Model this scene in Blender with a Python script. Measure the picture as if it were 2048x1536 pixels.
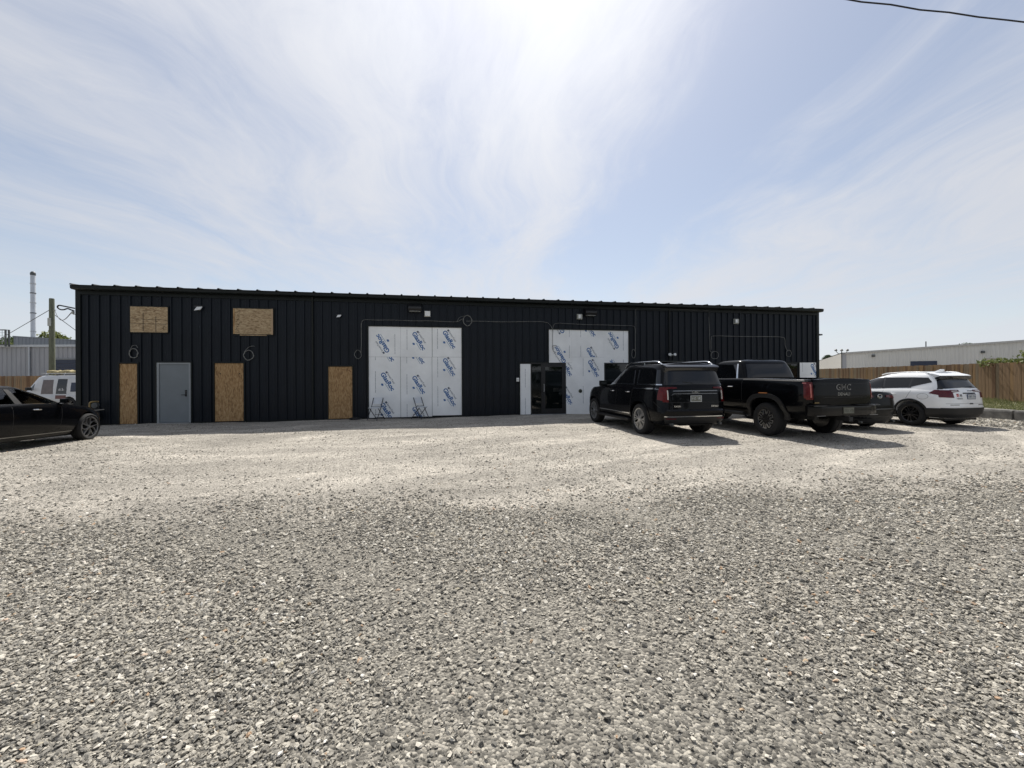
import bpy, bmesh, math, random
import numpy as np
from mathutils import Vector, Matrix, noise as mnoise
rad = math.radians
rng = random.Random(7)
nrng = np.random.default_rng(11)
for o in list(bpy.data.objects):
    bpy.data.objects.remove(o)
sc = bpy.context.scene
col = sc.collection

# ------------------------------------------------------------------ camera
cd = bpy.data.cameras.new('camera')
cam = bpy.data.objects.new('camera', cd)
col.objects.link(cam)
cam.location = (0, 0, 1.53)
cam.rotation_mode = 'XYZ'
ROLL = 0.0055
cam.matrix_world = Matrix.Translation((0, 0, 1.53)) @ Matrix.Rotation(rad(90), 4, 'X') @ Matrix.Rotation(-ROLL, 4, 'Z')
cd.sensor_fit = 'HORIZONTAL'
cd.sensor_width = 36.0
cd.lens = 820.0 / 2048.0 * 36.0
cd.shift_y = -13.0 / 2048.0
cd.clip_start = 0.05
cd.clip_end = 3000
sc.camera = cam
sc.render.resolution_x = 1024
sc.render.resolution_y = 768

# ------------------------------------------------------------------ light
SUN_EL, SUN_AZ = rad(55.5), rad(3.5)          # azimuth from +Y towards +X
sun_dir = Vector((math.sin(SUN_AZ) * math.cos(SUN_EL), math.cos(SUN_AZ) * math.cos(SUN_EL), math.sin(SUN_EL)))
ld = bpy.data.lights.new('sun', 'SUN')
ld.energy = 5.0
ld.angle = rad(0.6)
ld.color = (1.0, 0.955, 0.89)
sun = bpy.data.objects.new('sun', ld)
sun.rotation_euler = sun_dir.to_track_quat('Z', 'Y').to_euler()
col.objects.link(sun)

sc.view_settings.view_transform = 'Standard'
sc.view_settings.look = 'None'
sc.view_settings.exposure = 0.3
sc.view_settings.gamma = 1.0
sc.view_settings.use_curve_mapping = False


class NT:
    """small helper to write node trees"""
    def __init__(self, tree):
        self.t = tree
        self.n = tree.nodes
        self.l = tree.links

    def new(self, typ, inputs=None, **kw):
        nd = self.n.new(typ)
        for k, v in kw.items():
            setattr(nd, k, v)
        for k, v in (inputs or {}).items():
            self.set(nd, k, v)
        return nd

    def set(self, nd, k, v):
        s = nd.inputs[k]
        if isinstance(v, bpy.types.NodeSocket):
            self.l.new(v, s)
        else:
            s.default_value = v

    def math(self, op, a, b=0.0, c=0.0, clamp=False):
        nd = self.new('ShaderNodeMath', {0: a, 1: b, 2: c}, operation=op)
        nd.use_clamp = clamp
        return nd.outputs[0]

    def mix(self, f, a, b, blend='MIX'):
        nd = self.new('ShaderNodeMix', data_type='RGBA', blend_type=blend)
        self.set(nd, 0, f)
        self.set(nd, 6, a)
        self.set(nd, 7, b)
        return nd.outputs[2]

    def ramp(self, f, stops, interp='LINEAR'):
        nd = self.new('ShaderNodeValToRGB', {0: f})
        cr = nd.color_ramp
        cr.interpolation = interp
        while len(cr.elements) < len(stops):
            cr.elements.new(0.5)
        for e, (p, c) in zip(cr.elements, stops):
            e.position = p
            e.color = c if len(c) == 4 else (*c, 1)
        return nd.outputs[0]

    def noise(self, vec, scale, detail=3.0, rough=0.55, dist=0.0):
        nd = self.new('ShaderNodeTexNoise', {'Scale': scale, 'Detail': detail, 'Roughness': rough, 'Distortion': dist})
        if vec is not None:
            self.l.new(vec, nd.inputs['Vector'])
        return nd.outputs[0]

    def mapping(self, vec, loc=(0, 0, 0), rot=(0, 0, 0), scale=(1, 1, 1)):
        nd = self.new('ShaderNodeMapping', {'Location': loc, 'Rotation': rot, 'Scale': scale})
        self.l.new(vec, nd.inputs['Vector'])
        return nd.outputs[0]


# ------------------------------------------------------------------ sky
w = bpy.data.worlds.new('World')
sc.world = w
w.use_nodes = True
T = NT(w.node_tree)
T.n.clear()
sky = T.new('ShaderNodeTexSky', sky_type='NISHITA')
sky.sun_disc = False
sky.sun_elevation = SUN_EL
sky.sun_rotation = SUN_AZ
sky.altitude = 80
sky.air_density = 1.0
sky.dust_density = 1.0
sky.ozone_density = 1.4
tc = T.new('ShaderNodeTexCoord')
sep = T.new('ShaderNodeSeparateXYZ', {0: tc.outputs['Generated']})
zc = T.math('ADD', T.math('MAXIMUM', sep.outputs[2], 0.0), 0.10)
cp = T.new('ShaderNodeCombineXYZ', {0: T.math('DIVIDE', sep.outputs[0], zc), 1: T.math('DIVIDE', sep.outputs[1], zc), 2: 0.0}).outputs[0]
# high thin cirrus drawn out along the view axis
warp = T.new('ShaderNodeTexNoise', {'Scale': 0.55, 'Detail': 2.0})
T.l.new(cp, warp.inputs['Vector'])
wv = T.new('ShaderNodeVectorMath', {0: warp.outputs['Color'], 1: (0.5, 0.5, 0.5)}, operation='SUBTRACT').outputs[0]
wv = T.new('ShaderNodeVectorMath', {0: wv, 'Scale': 1.25}, operation='SCALE').outputs[0]
cpw = T.new('ShaderNodeVectorMath', {0: cp, 1: wv}, operation='ADD').outputs[0]
n1 = T.noise(T.mapping(cpw, (3.1, 1.7, 0), (0, 0, rad(5)), (1.15, 0.34, 1)), 1.0, 7, 0.55)
n2 = T.noise(T.mapping(cpw, (9.3, 4.2, 0), (0, 0, rad(-9)), (3.4, 1.15, 1)), 1.0, 7, 0.62, 0.8)
n4 = T.noise(T.mapping(cpw, (2.2, 6.1, 0), (0, 0, rad(-24)), (9.0, 3.6, 1)), 1.0, 6, 0.68, 0.9)
n3 = T.noise(T.mapping(cp, (1.3, 7.7, 0), (0, 0, 0), (0.5, 0.3, 1)), 1.0, 3, 0.5)
pxw = T.new('ShaderNodeSeparateXYZ', {0: cpw}).outputs[0]


def band(c, wdt, amp):
    """a broad streak of thicker (or thinner) cloud running along the wind"""
    q = T.math('DIVIDE', T.math('SUBTRACT', pxw, c), wdt)
    return T.math('MULTIPLY', T.math('POWER', 2.718, T.math('MULTIPLY', T.math('MULTIPLY', q, q), -1.0)), amp)


dens = T.math('ADD', T.math('ADD', T.math('MULTIPLY', n1, 0.55), T.math('MULTIPLY', n2, 0.34)), T.math('ADD', T.math('MULTIPLY', n3, 0.25), T.math('MULTIPLY', T.math('SUBTRACT', n4, 0.5), 0.20)))
for c_, w_, a_ in ((0.16, 0.20, 0.10), (0.66, 0.24, -0.14), (1.25, 0.10, 0.06), (2.3, 0.5, 0.12), (-0.75, 0.5, 0.05), (-1.55, 0.22, -0.06)):
    dens = T.math('ADD', dens, band(c_, w_, a_))
dens = T.new('ShaderNodeMapRange', {0: dens, 1: 0.40, 2: 0.78, 3: 0.28, 4: 0.98}, interpolation_type='SMOOTHSTEP').outputs[0]
# forward scattering of the sun in haze and ice cloud
dt = T.new('ShaderNodeVectorMath', {0: tc.outputs['Generated'], 1: tuple(sun_dir)}, operation='DOT_PRODUCT').outputs['Value']
dtc = T.math('MAXIMUM', dt, 0.0)
glow = T.math('ADD', T.math('MULTIPLY', T.math('POWER', dtc, 14.0), 0.27), T.math('MULTIPLY', T.math('POWER', dtc, 2.5), 0.21))
veil = T.new('ShaderNodeVectorMath', {0: (0.475, 0.49, 0.535), 1: T.new('ShaderNodeCombineXYZ', {0: glow, 1: glow, 2: glow}).outputs[0]}, operation='ADD').outputs[0]
skc = T.new('ShaderNodeVectorMath', {0: sky.outputs[0], 'Scale': 0.092}, operation='SCALE').outputs[0]
# low haze near the horizon
hz = T.math('POWER', T.math('SUBTRACT', 1.0, T.math('MAXIMUM', sep.outputs[2], 0.0), clamp=True), 5.5)
hcol = T.new('ShaderNodeVectorMath', {0: (0.60, 0.64, 0.695), 1: T.new('ShaderNodeCombineXYZ', {0: glow, 1: glow, 2: glow}).outputs[0]}, operation='ADD').outputs[0]
final = T.mix(dens, skc, veil)
final = T.mix(T.math('MULTIPLY', hz, 0.80), final, hcol)
bg = T.new('ShaderNodeBackground', {'Color': final, 'Strength': 1.0})
out = T.new('ShaderNodeOutputWorld', {0: bg.outputs[0]})


# ------------------------------------------------------------------ materials
MATS = {}


def pm(name, c, rough=0.6, metal=0.0, var=0.15, vscale=6.0, bump=0.0, bscale=80.0, coat=0.0, spec=0.5, stretch=(1, 1, 1), rvar=0.0):
    if name in MATS:
        return MATS[name]
    m = bpy.data.materials.new(name)
    m.use_nodes = True
    t = NT(m.node_tree)
    b = t.n['Principled BSDF']
    tcn = t.new('ShaderNodeTexCoord').outputs['Object']
    mp = t.mapping(tcn, scale=stretch)
    nz = t.noise(mp, vscale, 5, 0.6)
    lo = tuple(x * (1 - var) for x in c) + (1,)
    hi = tuple(min(1, x * (1 + var)) for x in c) + (1,)
    t.set(b, 'Base Color', t.ramp(nz, [(0.3, lo), (0.7, hi)]))
    t.set(b, 'Metallic', metal)
    if rvar:
        t.set(b, 'Roughness', t.new('ShaderNodeMapRange', {0: nz, 1: 0.3, 2: 0.7, 3: max(0.02, rough - rvar), 4: rough + rvar}).outputs[0])
    else:
        t.set(b, 'Roughness', rough)
    t.set(b, 'Specular IOR Level', spec)
    t.set(b, 'Coat Weight', coat)
    t.set(b, 'Coat Roughness', 0.04)
    if bump:
        bn = t.new('ShaderNodeBump', {'Strength': bump, 'Distance': 0.01, 'Height': t.noise(mp, bscale, 4, 0.6)})
        t.l.new(bn.outputs[0], b.inputs['Normal'])
    MATS[name] = m
    return m


def osb_mat(name, a, bcol, c, strand=(16, 60, 16)):
    m = bpy.data.materials.new(name)
    m.use_nodes = True
    t = NT(m.node_tree)
    b = t.n['Principled BSDF']
    o = t.new('ShaderNodeTexCoord').outputs['Object']
    wn = t.new('ShaderNodeTexNoise', {'Scale': 4.0})
    t.l.new(o, wn.inputs['Vector'])
    v2 = t.new('ShaderNodeVectorMath', {0: o, 1: t.new('ShaderNodeVectorMath', {0: wn.outputs['Color'], 'Scale': 0.05}, operation='SCALE').outputs[0]}, operation='ADD').outputs[0]
    cols = []
    for k, (rot, s) in enumerate((((0, 0, 0), strand), ((0, rad(48), 0), strand), ((0, rad(-62), 0), strand))):
        mp = t.mapping(v2, (k * 3.1, 0, k * 1.7), rot, s)
        vo = t.new('ShaderNodeTexVoronoi', {'Scale': 1.0, 'Randomness': 1.0})
        t.l.new(mp, vo.inputs['Vector'])
        cols.append(t.new('ShaderNodeSeparateColor', {0: vo.outputs['Color']}).outputs[k])
    s = t.math('ADD', t.math('MULTIPLY', cols[0], 0.4), t.math('ADD', t.math('MULTIPLY', cols[1], 0.35), t.math('MULTIPLY', cols[2], 0.35)))
    stain = t.noise(o, 1.6, 3)
    base = t.ramp(s, [(0.2, a), (0.5, bcol), (0.85, c)])
    base = t.mix(t.math('MULTIPLY', stain, 0.5), base, (*[x * 0.75 for x in bcol], 1), 'MIX')
    t.set(b, 'Base Color', base)
    t.set(b, 'Roughness', 0.75)
    bn = t.new('ShaderNodeBump', {'Strength': 0.4, 'Distance': 0.004, 'Height': s})
    t.l.new(bn.outputs[0], b.inputs['Normal'])
    MATS[name] = m
    return m


def glass_mat(name, tint, gl=1.0):
    m = bpy.data.materials.new(name)
    m.use_nodes = True
    t = NT(m.node_tree)
    t.n.clear()
    tr = t.new('ShaderNodeBsdfTransparent', {'Color': (*tint, 1)})
    g = t.new('ShaderNodeBsdfGlossy', {'Color': (1, 1, 1, 1), 'Roughness': 0.02})
    fr = t.new('ShaderNodeFresnel', {'IOR': 1.5})
    mx = t.new('ShaderNodeMixShader', {0: t.math('MULTIPLY', fr.outputs[0], gl), 1: tr.outputs[0], 2: g.outputs[0]})
    t.new('ShaderNodeOutputMaterial', {0: mx.outputs[0]})
    MATS[name] = m
    return m


M_SIDING = pm('black_siding', (0.0082, 0.0115, 0.0165), 0.42, var=0.3, vscale=2.2, bump=0.16, bscale=2.5, stretch=(1, 1, 0.25), rvar=0.10, spec=0.2)
M_TRIM = pm('dark_green_black_trim', (0.007, 0.010, 0.010), 0.45, var=0.2, spec=0.25)
M_OSBD = osb_mat('osb_weathered_orange', (0.20, 0.112, 0.046), (0.355, 0.21, 0.088), (0.48, 0.32, 0.155), (34, 9, 10))
M_OSBW = osb_mat('osb_pale', (0.18, 0.115, 0.055), (0.37, 0.262, 0.145), (0.54, 0.42, 0.26), (14, 14, 34))
M_BOARD = pm('white_sheathing', (0.83, 0.845, 0.84), 0.75, var=0.09, vscale=1.1, bump=0.05, bscale=30)
M_PRINT = pm('blue_print', (0.02, 0.12, 0.33), 0.7, var=0.25, vscale=30)
M_PRINTD = pm('dark_print', (0.09, 0.11, 0.15), 0.7, var=0.2, vscale=30)
M_PRINTL = pm('light_blue_print', (0.16, 0.28, 0.42), 0.7, var=0.2, vscale=30)
M_PENCIL = pm('black_marker', (0.02, 0.018, 0.016), 0.8)
M_DOORG = pm('grey_door_paint', (0.165, 0.187, 0.20), 0.5, var=0.07, vscale=2.0)
M_FRAMEG = pm('grey_frame_paint', (0.25, 0.27, 0.28), 0.5, var=0.07)
M_BLACKM = pm('black_metal', (0.012, 0.012, 0.013), 0.4, var=0.2)
M_STEEL = pm('galvanised_steel', (0.42, 0.43, 0.44), 0.42, 0.8, var=0.15, vscale=14)
M_CABLE = pm('armoured_cable', (0.19, 0.19, 0.18), 0.5, 0.3, var=0.2, vscale=60)
M_LAMPW = pm('lamp_white', (0.75, 0.76, 0.75), 0.35, var=0.05)
M_LAMPG = pm('lamp_grey', (0.35, 0.36, 0.33), 0.4, var=0.1)
M_DGLASS = pm('dark_glass', (0.004, 0.006, 0.006), 0.03, var=0.2, spec=0.6)
M_PGLASS = pm('privacy_glass', (0.0035, 0.004, 0.005), 0.03, var=0.1, spec=0.55)
M_CGLASS = glass_mat('clear_car_glass', (0.90, 0.975, 0.935))
M_BLACKP = pm('black_car_paint', (0.0018, 0.0021, 0.003), 0.25, var=0.1, coat=0.22, spec=0.08)
M_NAVYP = pm('charcoal_car_paint', (0.004, 0.005, 0.0065), 0.28, var=0.1, coat=0.18, spec=0.08)
M_WHITEP = pm('white_car_paint', (0.82, 0.83, 0.83), 0.3, var=0.02, coat=0.8)
M_VANP = pm('white_van_paint', (0.50, 0.51, 0.52), 0.4, var=0.05, coat=0.4)
M_PLAST = pm('black_plastic', (0.007, 0.007, 0.0075), 0.6, var=0.15, bump=0.05)
M_RUBBER = pm('tyre_rubber', (0.008, 0.008, 0.0085), 0.85, var=0.3, vscale=12, bump=0.15, bscale=60)
M_CHROME = pm('chrome', (0.62, 0.63, 0.64), 0.12, 1.0, var=0.03)
M_ALLOY = pm('machined_alloy', (0.56, 0.56, 0.56), 0.28, 0.9, var=0.08)
M_DALLOY = pm('gloss_black_alloy', (0.012, 0.012, 0.013), 0.25, var=0.1, coat=0.4)
M_RED = pm('red_lens', (0.085, 0.003, 0.004), 0.2, var=0.35, vscale=25, coat=0.3, spec=0.2)
M_DRED = pm('dark_red_lens', (0.085, 0.006, 0.012), 0.2, var=0.3, vscale=25, coat=0.35, spec=0.25)
M_LENS = pm('clear_lens', (0.55, 0.52, 0.48), 0.15, var=0.1, coat=0.6)
M_AMBER = pm('amber_lens', (0.55, 0.22, 0.08), 0.2, var=0.1, coat=0.5)
M_PLATE = pm('plate_white', (0.5, 0.52, 0.52), 0.5, var=0.05)
M_PLATEB = pm('plate_blue', (0.02, 0.04, 0.12), 0.5, var=0.05)
M_DPLATE = pm('plate_tinted_cover', (0.12, 0.125, 0.10), 0.3, var=0.3, vscale=40)
M_SEAT = pm('seat_fabric', (0.03, 0.03, 0.032), 0.9, var=0.2)
M_CHAIRW = pm('white_chair_plastic', (0.62, 0.65, 0.68), 0.5, var=0.06)
M_CHAIRF = pm('dark_chair_frame', (0.035, 0.038, 0.045), 0.45, 0.4, var=0.1)
M_CONC = pm('weathered_concrete', (0.15, 0.145, 0.135), 0.9, var=0.35, vscale=5, bump=0.5, bscale=30)
M_BRASS = pm('dull_brass', (0.24, 0.17, 0.07), 0.45, 0.5, var=0.2)
M_METER = pm('meter_grey', (0.06, 0.065, 0.065), 0.5, var=0.15)
M_GREYB = pm('grey_metal_cladding', (0.285, 0.295, 0.315), 0.5, var=0.08, vscale=1.5, stretch=(1, 1, 0.2))
M_GREYD = pm('grey_blue_cladding', (0.20, 0.215, 0.23), 0.5, var=0.08, vscale=1.5, stretch=(1, 1, 0.2))
M_NAVY = pm('navy_shutter', (0.012, 0.022, 0.05), 0.5, var=0.15)
M_WHITEB = pm('white_metal_cladding', (0.50, 0.50, 0.48), 0.5, var=0.06, vscale=0.6, stretch=(1, 1, 0.2))
M_POLE = pm('treated_pole', (0.115, 0.125, 0.085), 0.85, var=0.35, vscale=9, bump=0.4, bscale=30, stretch=(3, 3, 0.3))
M_WIRE = pm('black_wire', (0.012, 0.012, 0.014), 0.6)
M_BARK = pm('bark', (0.07, 0.055, 0.04), 0.9, var=0.35, vscale=8, bump=0.6, bscale=20)
M_OCHRE = pm('straw_tarp', (0.36, 0.30, 0.16), 0.9, var=0.4, vscale=14, bump=0.4)
M_REDW = pm('red_wrap', (0.10, 0.025, 0.02), 0.4, var=0.3, vscale=3)
FENCE_M = [pm('cedar_board_%s' % k, c, 0.85, var=0.35, vscale=5, bump=0.3, bscale=30, stretch=(4, 4, 0.35))
           for k, c in (('tan', (0.25, 0.16, 0.085)), ('grey', (0.21, 0.155, 0.095)), ('brown', (0.16, 0.09, 0.045)), ('honey', (0.285, 0.175, 0.08)))]


def leaf_mat(name, a, b2):
    m = bpy.data.materials.new(name)
    m.use_nodes = True
    t = NT(m.node_tree)
    b = t.n['Principled BSDF']
    o = t.new('ShaderNodeTexCoord').outputs['Object']
    nz = t.noise(o, 1.3, 4, 0.7)
    c = t.ramp(nz, [(0.3, a), (0.7, b2)])
    t.set(b, 'Base Color', c)
    t.set(b, 'Roughness', 0.6)
    trl = t.new('ShaderNodeBsdfTranslucent', {'Color': c})
    mx = t.new('ShaderNodeMixShader', {0: 0.35, 1: b.outputs[0], 2: trl.outputs[0]})
    t.l.new(mx.outputs[0], t.n['Material Output'].inputs[0])
    return m


M_LEAF = leaf_mat('leaf_green', (0.035, 0.065, 0.018), (0.085, 0.12, 0.035))
M_LEAFD = leaf_mat('leaf_dark', (0.018, 0.034, 0.014), (0.045, 0.07, 0.028))
M_LEAFY = leaf_mat('leaf_yellow_green', (0.09, 0.12, 0.03), (0.19, 0.21, 0.06))
M_GRASS = leaf_mat('grass_blades', (0.10, 0.125, 0.045), (0.22, 0.22, 0.10))


# ------------------------------------------------------------------ mesh helpers
def tag(o, label=None, cat=None, group=None, kind=None):
    if label:
        o['label'] = label
    if cat:
        o['category'] = cat
    if group:
        o['group'] = group
    if kind:
        o['kind'] = kind
    return o


def empty(name, loc=(0, 0, 0), rz=0.0, parent=None):
    o = bpy.data.objects.new(name, None)
    col.objects.link(o)
    o.empty_display_size = 0.2
    o.location = loc
    o.rotation_euler = (0, 0, rz)
    o.parent = parent
    return o


def link(name, me, parent=None, loc=(0, 0, 0), rot=(0, 0, 0), scale=None):
    o = bpy.data.objects.new(name, me)
    col.objects.link(o)
    o.parent = parent
    o.location = loc
    o.rotation_euler = rot
    if scale:
        o.scale = scale
    return o


def copy_tree(o, parent=None):
    c = o.copy()
    col.objects.link(c)
    c.parent = parent
    for ch in list(o.children):
        copy_tree(ch, c)
    return c


class MB:
    def __init__(self):
        self.v = []
        self.f = []

    def add(self, vs, fs):
        n = len(self.v)
        self.v.extend([tuple(p) for p in vs])
        self.f.extend([tuple(i + n for i in f) for f in fs])
        return self

    def box(self, x0, x1, y0, y1, z0, z1):
        vs = [(x, y, z) for z in (z0, z1) for y in (y0, y1) for x in (x0, x1)]
        return self.add(vs, [(0, 2, 3, 1), (4, 5, 7, 6), (0, 1, 5, 4), (2, 6, 7, 3), (0, 4, 6, 2), (1, 3, 7, 5)])

    def cbox(self, x0, x1, y0, y1, z0, z1, c):
        """box with chamfered edges"""
        bm = bmesh.new()
        bmesh.ops.create_cube(bm, size=1)
        for q in bm.verts:
            q.co = Vector((x0 + (q.co.x + .5) * (x1 - x0), y0 + (q.co.y + .5) * (y1 - y0), z0 + (q.co.z + .5) * (z1 - z0)))
        bmesh.ops.bevel(bm, geom=bm.edges[:], offset=c, segments=2, affect='EDGES', profile=0.6)
        self.addbm(bm)
        return self

    def addbm(self, bm):
        bm.verts.index_update()
        self.add([tuple(q.co) for q in bm.verts], [[q.index for q in f.verts] for f in bm.faces])
        bm.free()

    def tube(self, pts, r, seg=8, closed=False, cap=True):
        P = [Vector(p) for p in pts]
        n = len(P)
        rs = r if isinstance(r, (list, tuple)) else [r] * n
        base = len(self.v)
        up = None
        for i in range(n):
            a = P[(i - 1) % n] if (closed or i > 0) else P[i]
            b = P[(i + 1) % n] if (closed or i < n - 1) else P[i]
            t = (b - a)
            if t.length < 1e-9:
                t = Vector((0, 0, 1))
            t.normalize()
            if up is None:
                up = Vector((0, 0, 1)) if abs(t.z) < 0.9 else Vector((1, 0, 0))
            s = t.cross(up)
            if s.length < 1e-6:
                s = t.cross(Vector((1, 0.3, 0)))
            s.normalize()
            up = s.cross(t).normalized()
            for k in range(seg):
                an = 2 * math.pi * k / seg
                self.v.append(tuple(P[i] + (s * math.cos(an) + up * math.sin(an)) * rs[i]))
        m = n if closed else n - 1
        for i in range(m):
            for k in range(seg):
                a0 = base + i * seg + k
                a1 = base + i * seg + (k + 1) % seg
                b0 = base + ((i + 1) % n) * seg + k
                b1 = base + ((i + 1) % n) * seg + (k + 1) % seg
                self.f.append((a0, a1, b1, b0))
        if cap and not closed:
            self.f.append(tuple(base + k for k in range(seg))[::-1])
            self.f.append(tuple(base + (n - 1) * seg + k for k in range(seg)))
        return self

    def lathe(self, prof, seg=32, axis='Y', o=(0, 0, 0), closed=False):
        base = len(self.v)
        n = len(prof)
        for r, h in prof:
            for k in range(seg):
                a = 2 * math.pi * k / seg
                c, s = r * math.cos(a), r * math.sin(a)
                p = (c, h, s) if axis == 'Y' else ((c, s, h) if axis == 'Z' else (h, c, s))
                self.v.append((p[0] + o[0], p[1] + o[1], p[2] + o[2]))
        for i in range(n if closed else n - 1):
            for k in range(seg):
                a0 = base + i * seg + k
                a1 = base + i * seg + (k + 1) % seg
                b0 = base + ((i + 1) % n) * seg + k
                b1 = base + ((i + 1) % n) * seg + (k + 1) % seg
                self.f.append((a0, b0, b1, a1))
        if not closed:
            if prof[0][0] > 1e-5:
                self.f.append(tuple(base + k for k in range(seg)))
            if prof[-1][0] > 1e-5:
                self.f.append(tuple(base + (n - 1) * seg + k for k in range(seg))[::-1])
        return self

    def prism(self, poly, d0, d1, fn):
        """poly of 2-D points, fn(a, b, d) -> 3-D"""
        n = len(poly)
        self.add([fn(a, b, d0) for a, b in poly] + [fn(a, b, d1) for a, b in poly],
                 [tuple(range(n))[::-1], tuple(range(n, 2 * n))] + [(i, (i + 1) % n, n + (i + 1) % n, n + i) for i in range(n)])
        return self

    def mesh(self, name, mat, smooth=None):
        me = bpy.data.meshes.new(name)
        me.from_pydata(self.v, [], self.f)
        if smooth is not None:
            bm = bmesh.new()
            bm.from_mesh(me)
            bmesh.ops.recalc_face_normals(bm, faces=bm.faces[:])
            th = rad(smooth)
            for e in bm.edges:
                e.smooth = (len(e.link_faces) == 2 and e.calc_face_angle(0.0) < th)
            for f in bm.faces:
                f.smooth = True
            bm.to_mesh(me)
            bm.free()
        me.materials.append(mat)
        me.update()
        return me

    def build(self, name, mat, parent=None, smooth=None, loc=(0, 0, 0), rot=(0, 0, 0)):
        return link(name, self.mesh(name, mat, smooth), parent, loc, rot)


def interp(x, pts):
    if x <= pts[0][0]:
        return pts[0][1]
    for (a, va), (b, vb) in zip(pts, pts[1:]):
        if x <= b:
            t = (x - a) / (b - a)
            return va + (vb - va) * t
    return pts[-1][1]


def sinterp(x, pts):
    if x <= pts[0][0]:
        return pts[0][1]
    for (a, va), (b, vb) in zip(pts, pts[1:]):
        if x <= b:
            t = (x - a) / (b - a)
            t = t * t * (3 - 2 * t)
            return va + (vb - va) * t
    return pts[-1][1]


# text as flat mesh, centred on 0, width given
_txt = {}


def text_geo(s, width, bold=0.0, shear=0.0):
    key = (s, bold, shear)
    if key not in _txt:
        cu = bpy.data.curves.new('lettering', 'FONT')
        cu.body = s
        cu.size = 1.0
        cu.offset = bold
        cu.shear = shear
        cu.resolution_u = 3
        cu.align_x = 'CENTER'
        cu.align_y = 'CENTER'
        ob = bpy.data.objects.new('lettering', cu)
        col.objects.link(ob)
        bpy.context.view_layer.update()
        me = bpy.data.meshes.new_from_object(ob.evaluated_get(bpy.context.evaluated_depsgraph_get()))
        vs = [(q.co.x, q.co.y) for q in me.vertices]
        fs = [tuple(p.vertices) for p in me.polygons]
        bpy.data.objects.remove(ob)
        bpy.data.meshes.remove(me)
        bpy.data.curves.remove(cu)
        xs = [p[0] for p in vs]
        ys = [p[1] for p in vs]
        cx, cy, wd = (min(xs) + max(xs)) / 2, (min(ys) + max(ys)) / 2, max(xs) - min(xs)
        _txt[key] = ([((x - cx) / wd, (y - cy) / wd) for x, y in vs], fs)
    vs, fs = _txt[key]
    return [(x * width, y * width) for x, y in vs], fs


# ------------------------------------------------------------------ ground
def gheight(x, y):
    """relief of the gravel lot, works on arrays"""
    x = np.asarray(x, float)
    y = np.asarray(y, float)
    h = 0.010 * np.sin(0.9 * x + 0.4 * y + 1.0) + 0.008 * np.sin(-0.6 * x + 1.3 * y) + 0.006 * np.sin(2.3 * x + 1.1 * y + 2.0) + 0.005 * np.sin(1.7 * x - 2.9 * y)
    h += 0.003 * np.sin(5.1 * x + 3.7 * y) + 0.003 * np.sin(-4.3 * x + 6.1 * y + 1.0) + 0.002 * np.sin(9.7 * x - 8.3 * y)
    sx = np.clip((-x - 6.0) / 3.5, 0, 1)
    h += 0.030 * np.clip(10.4 - y, 0, 5.0) * sx * sx * (3 - 2 * sx)
    return h - 0.01


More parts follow.
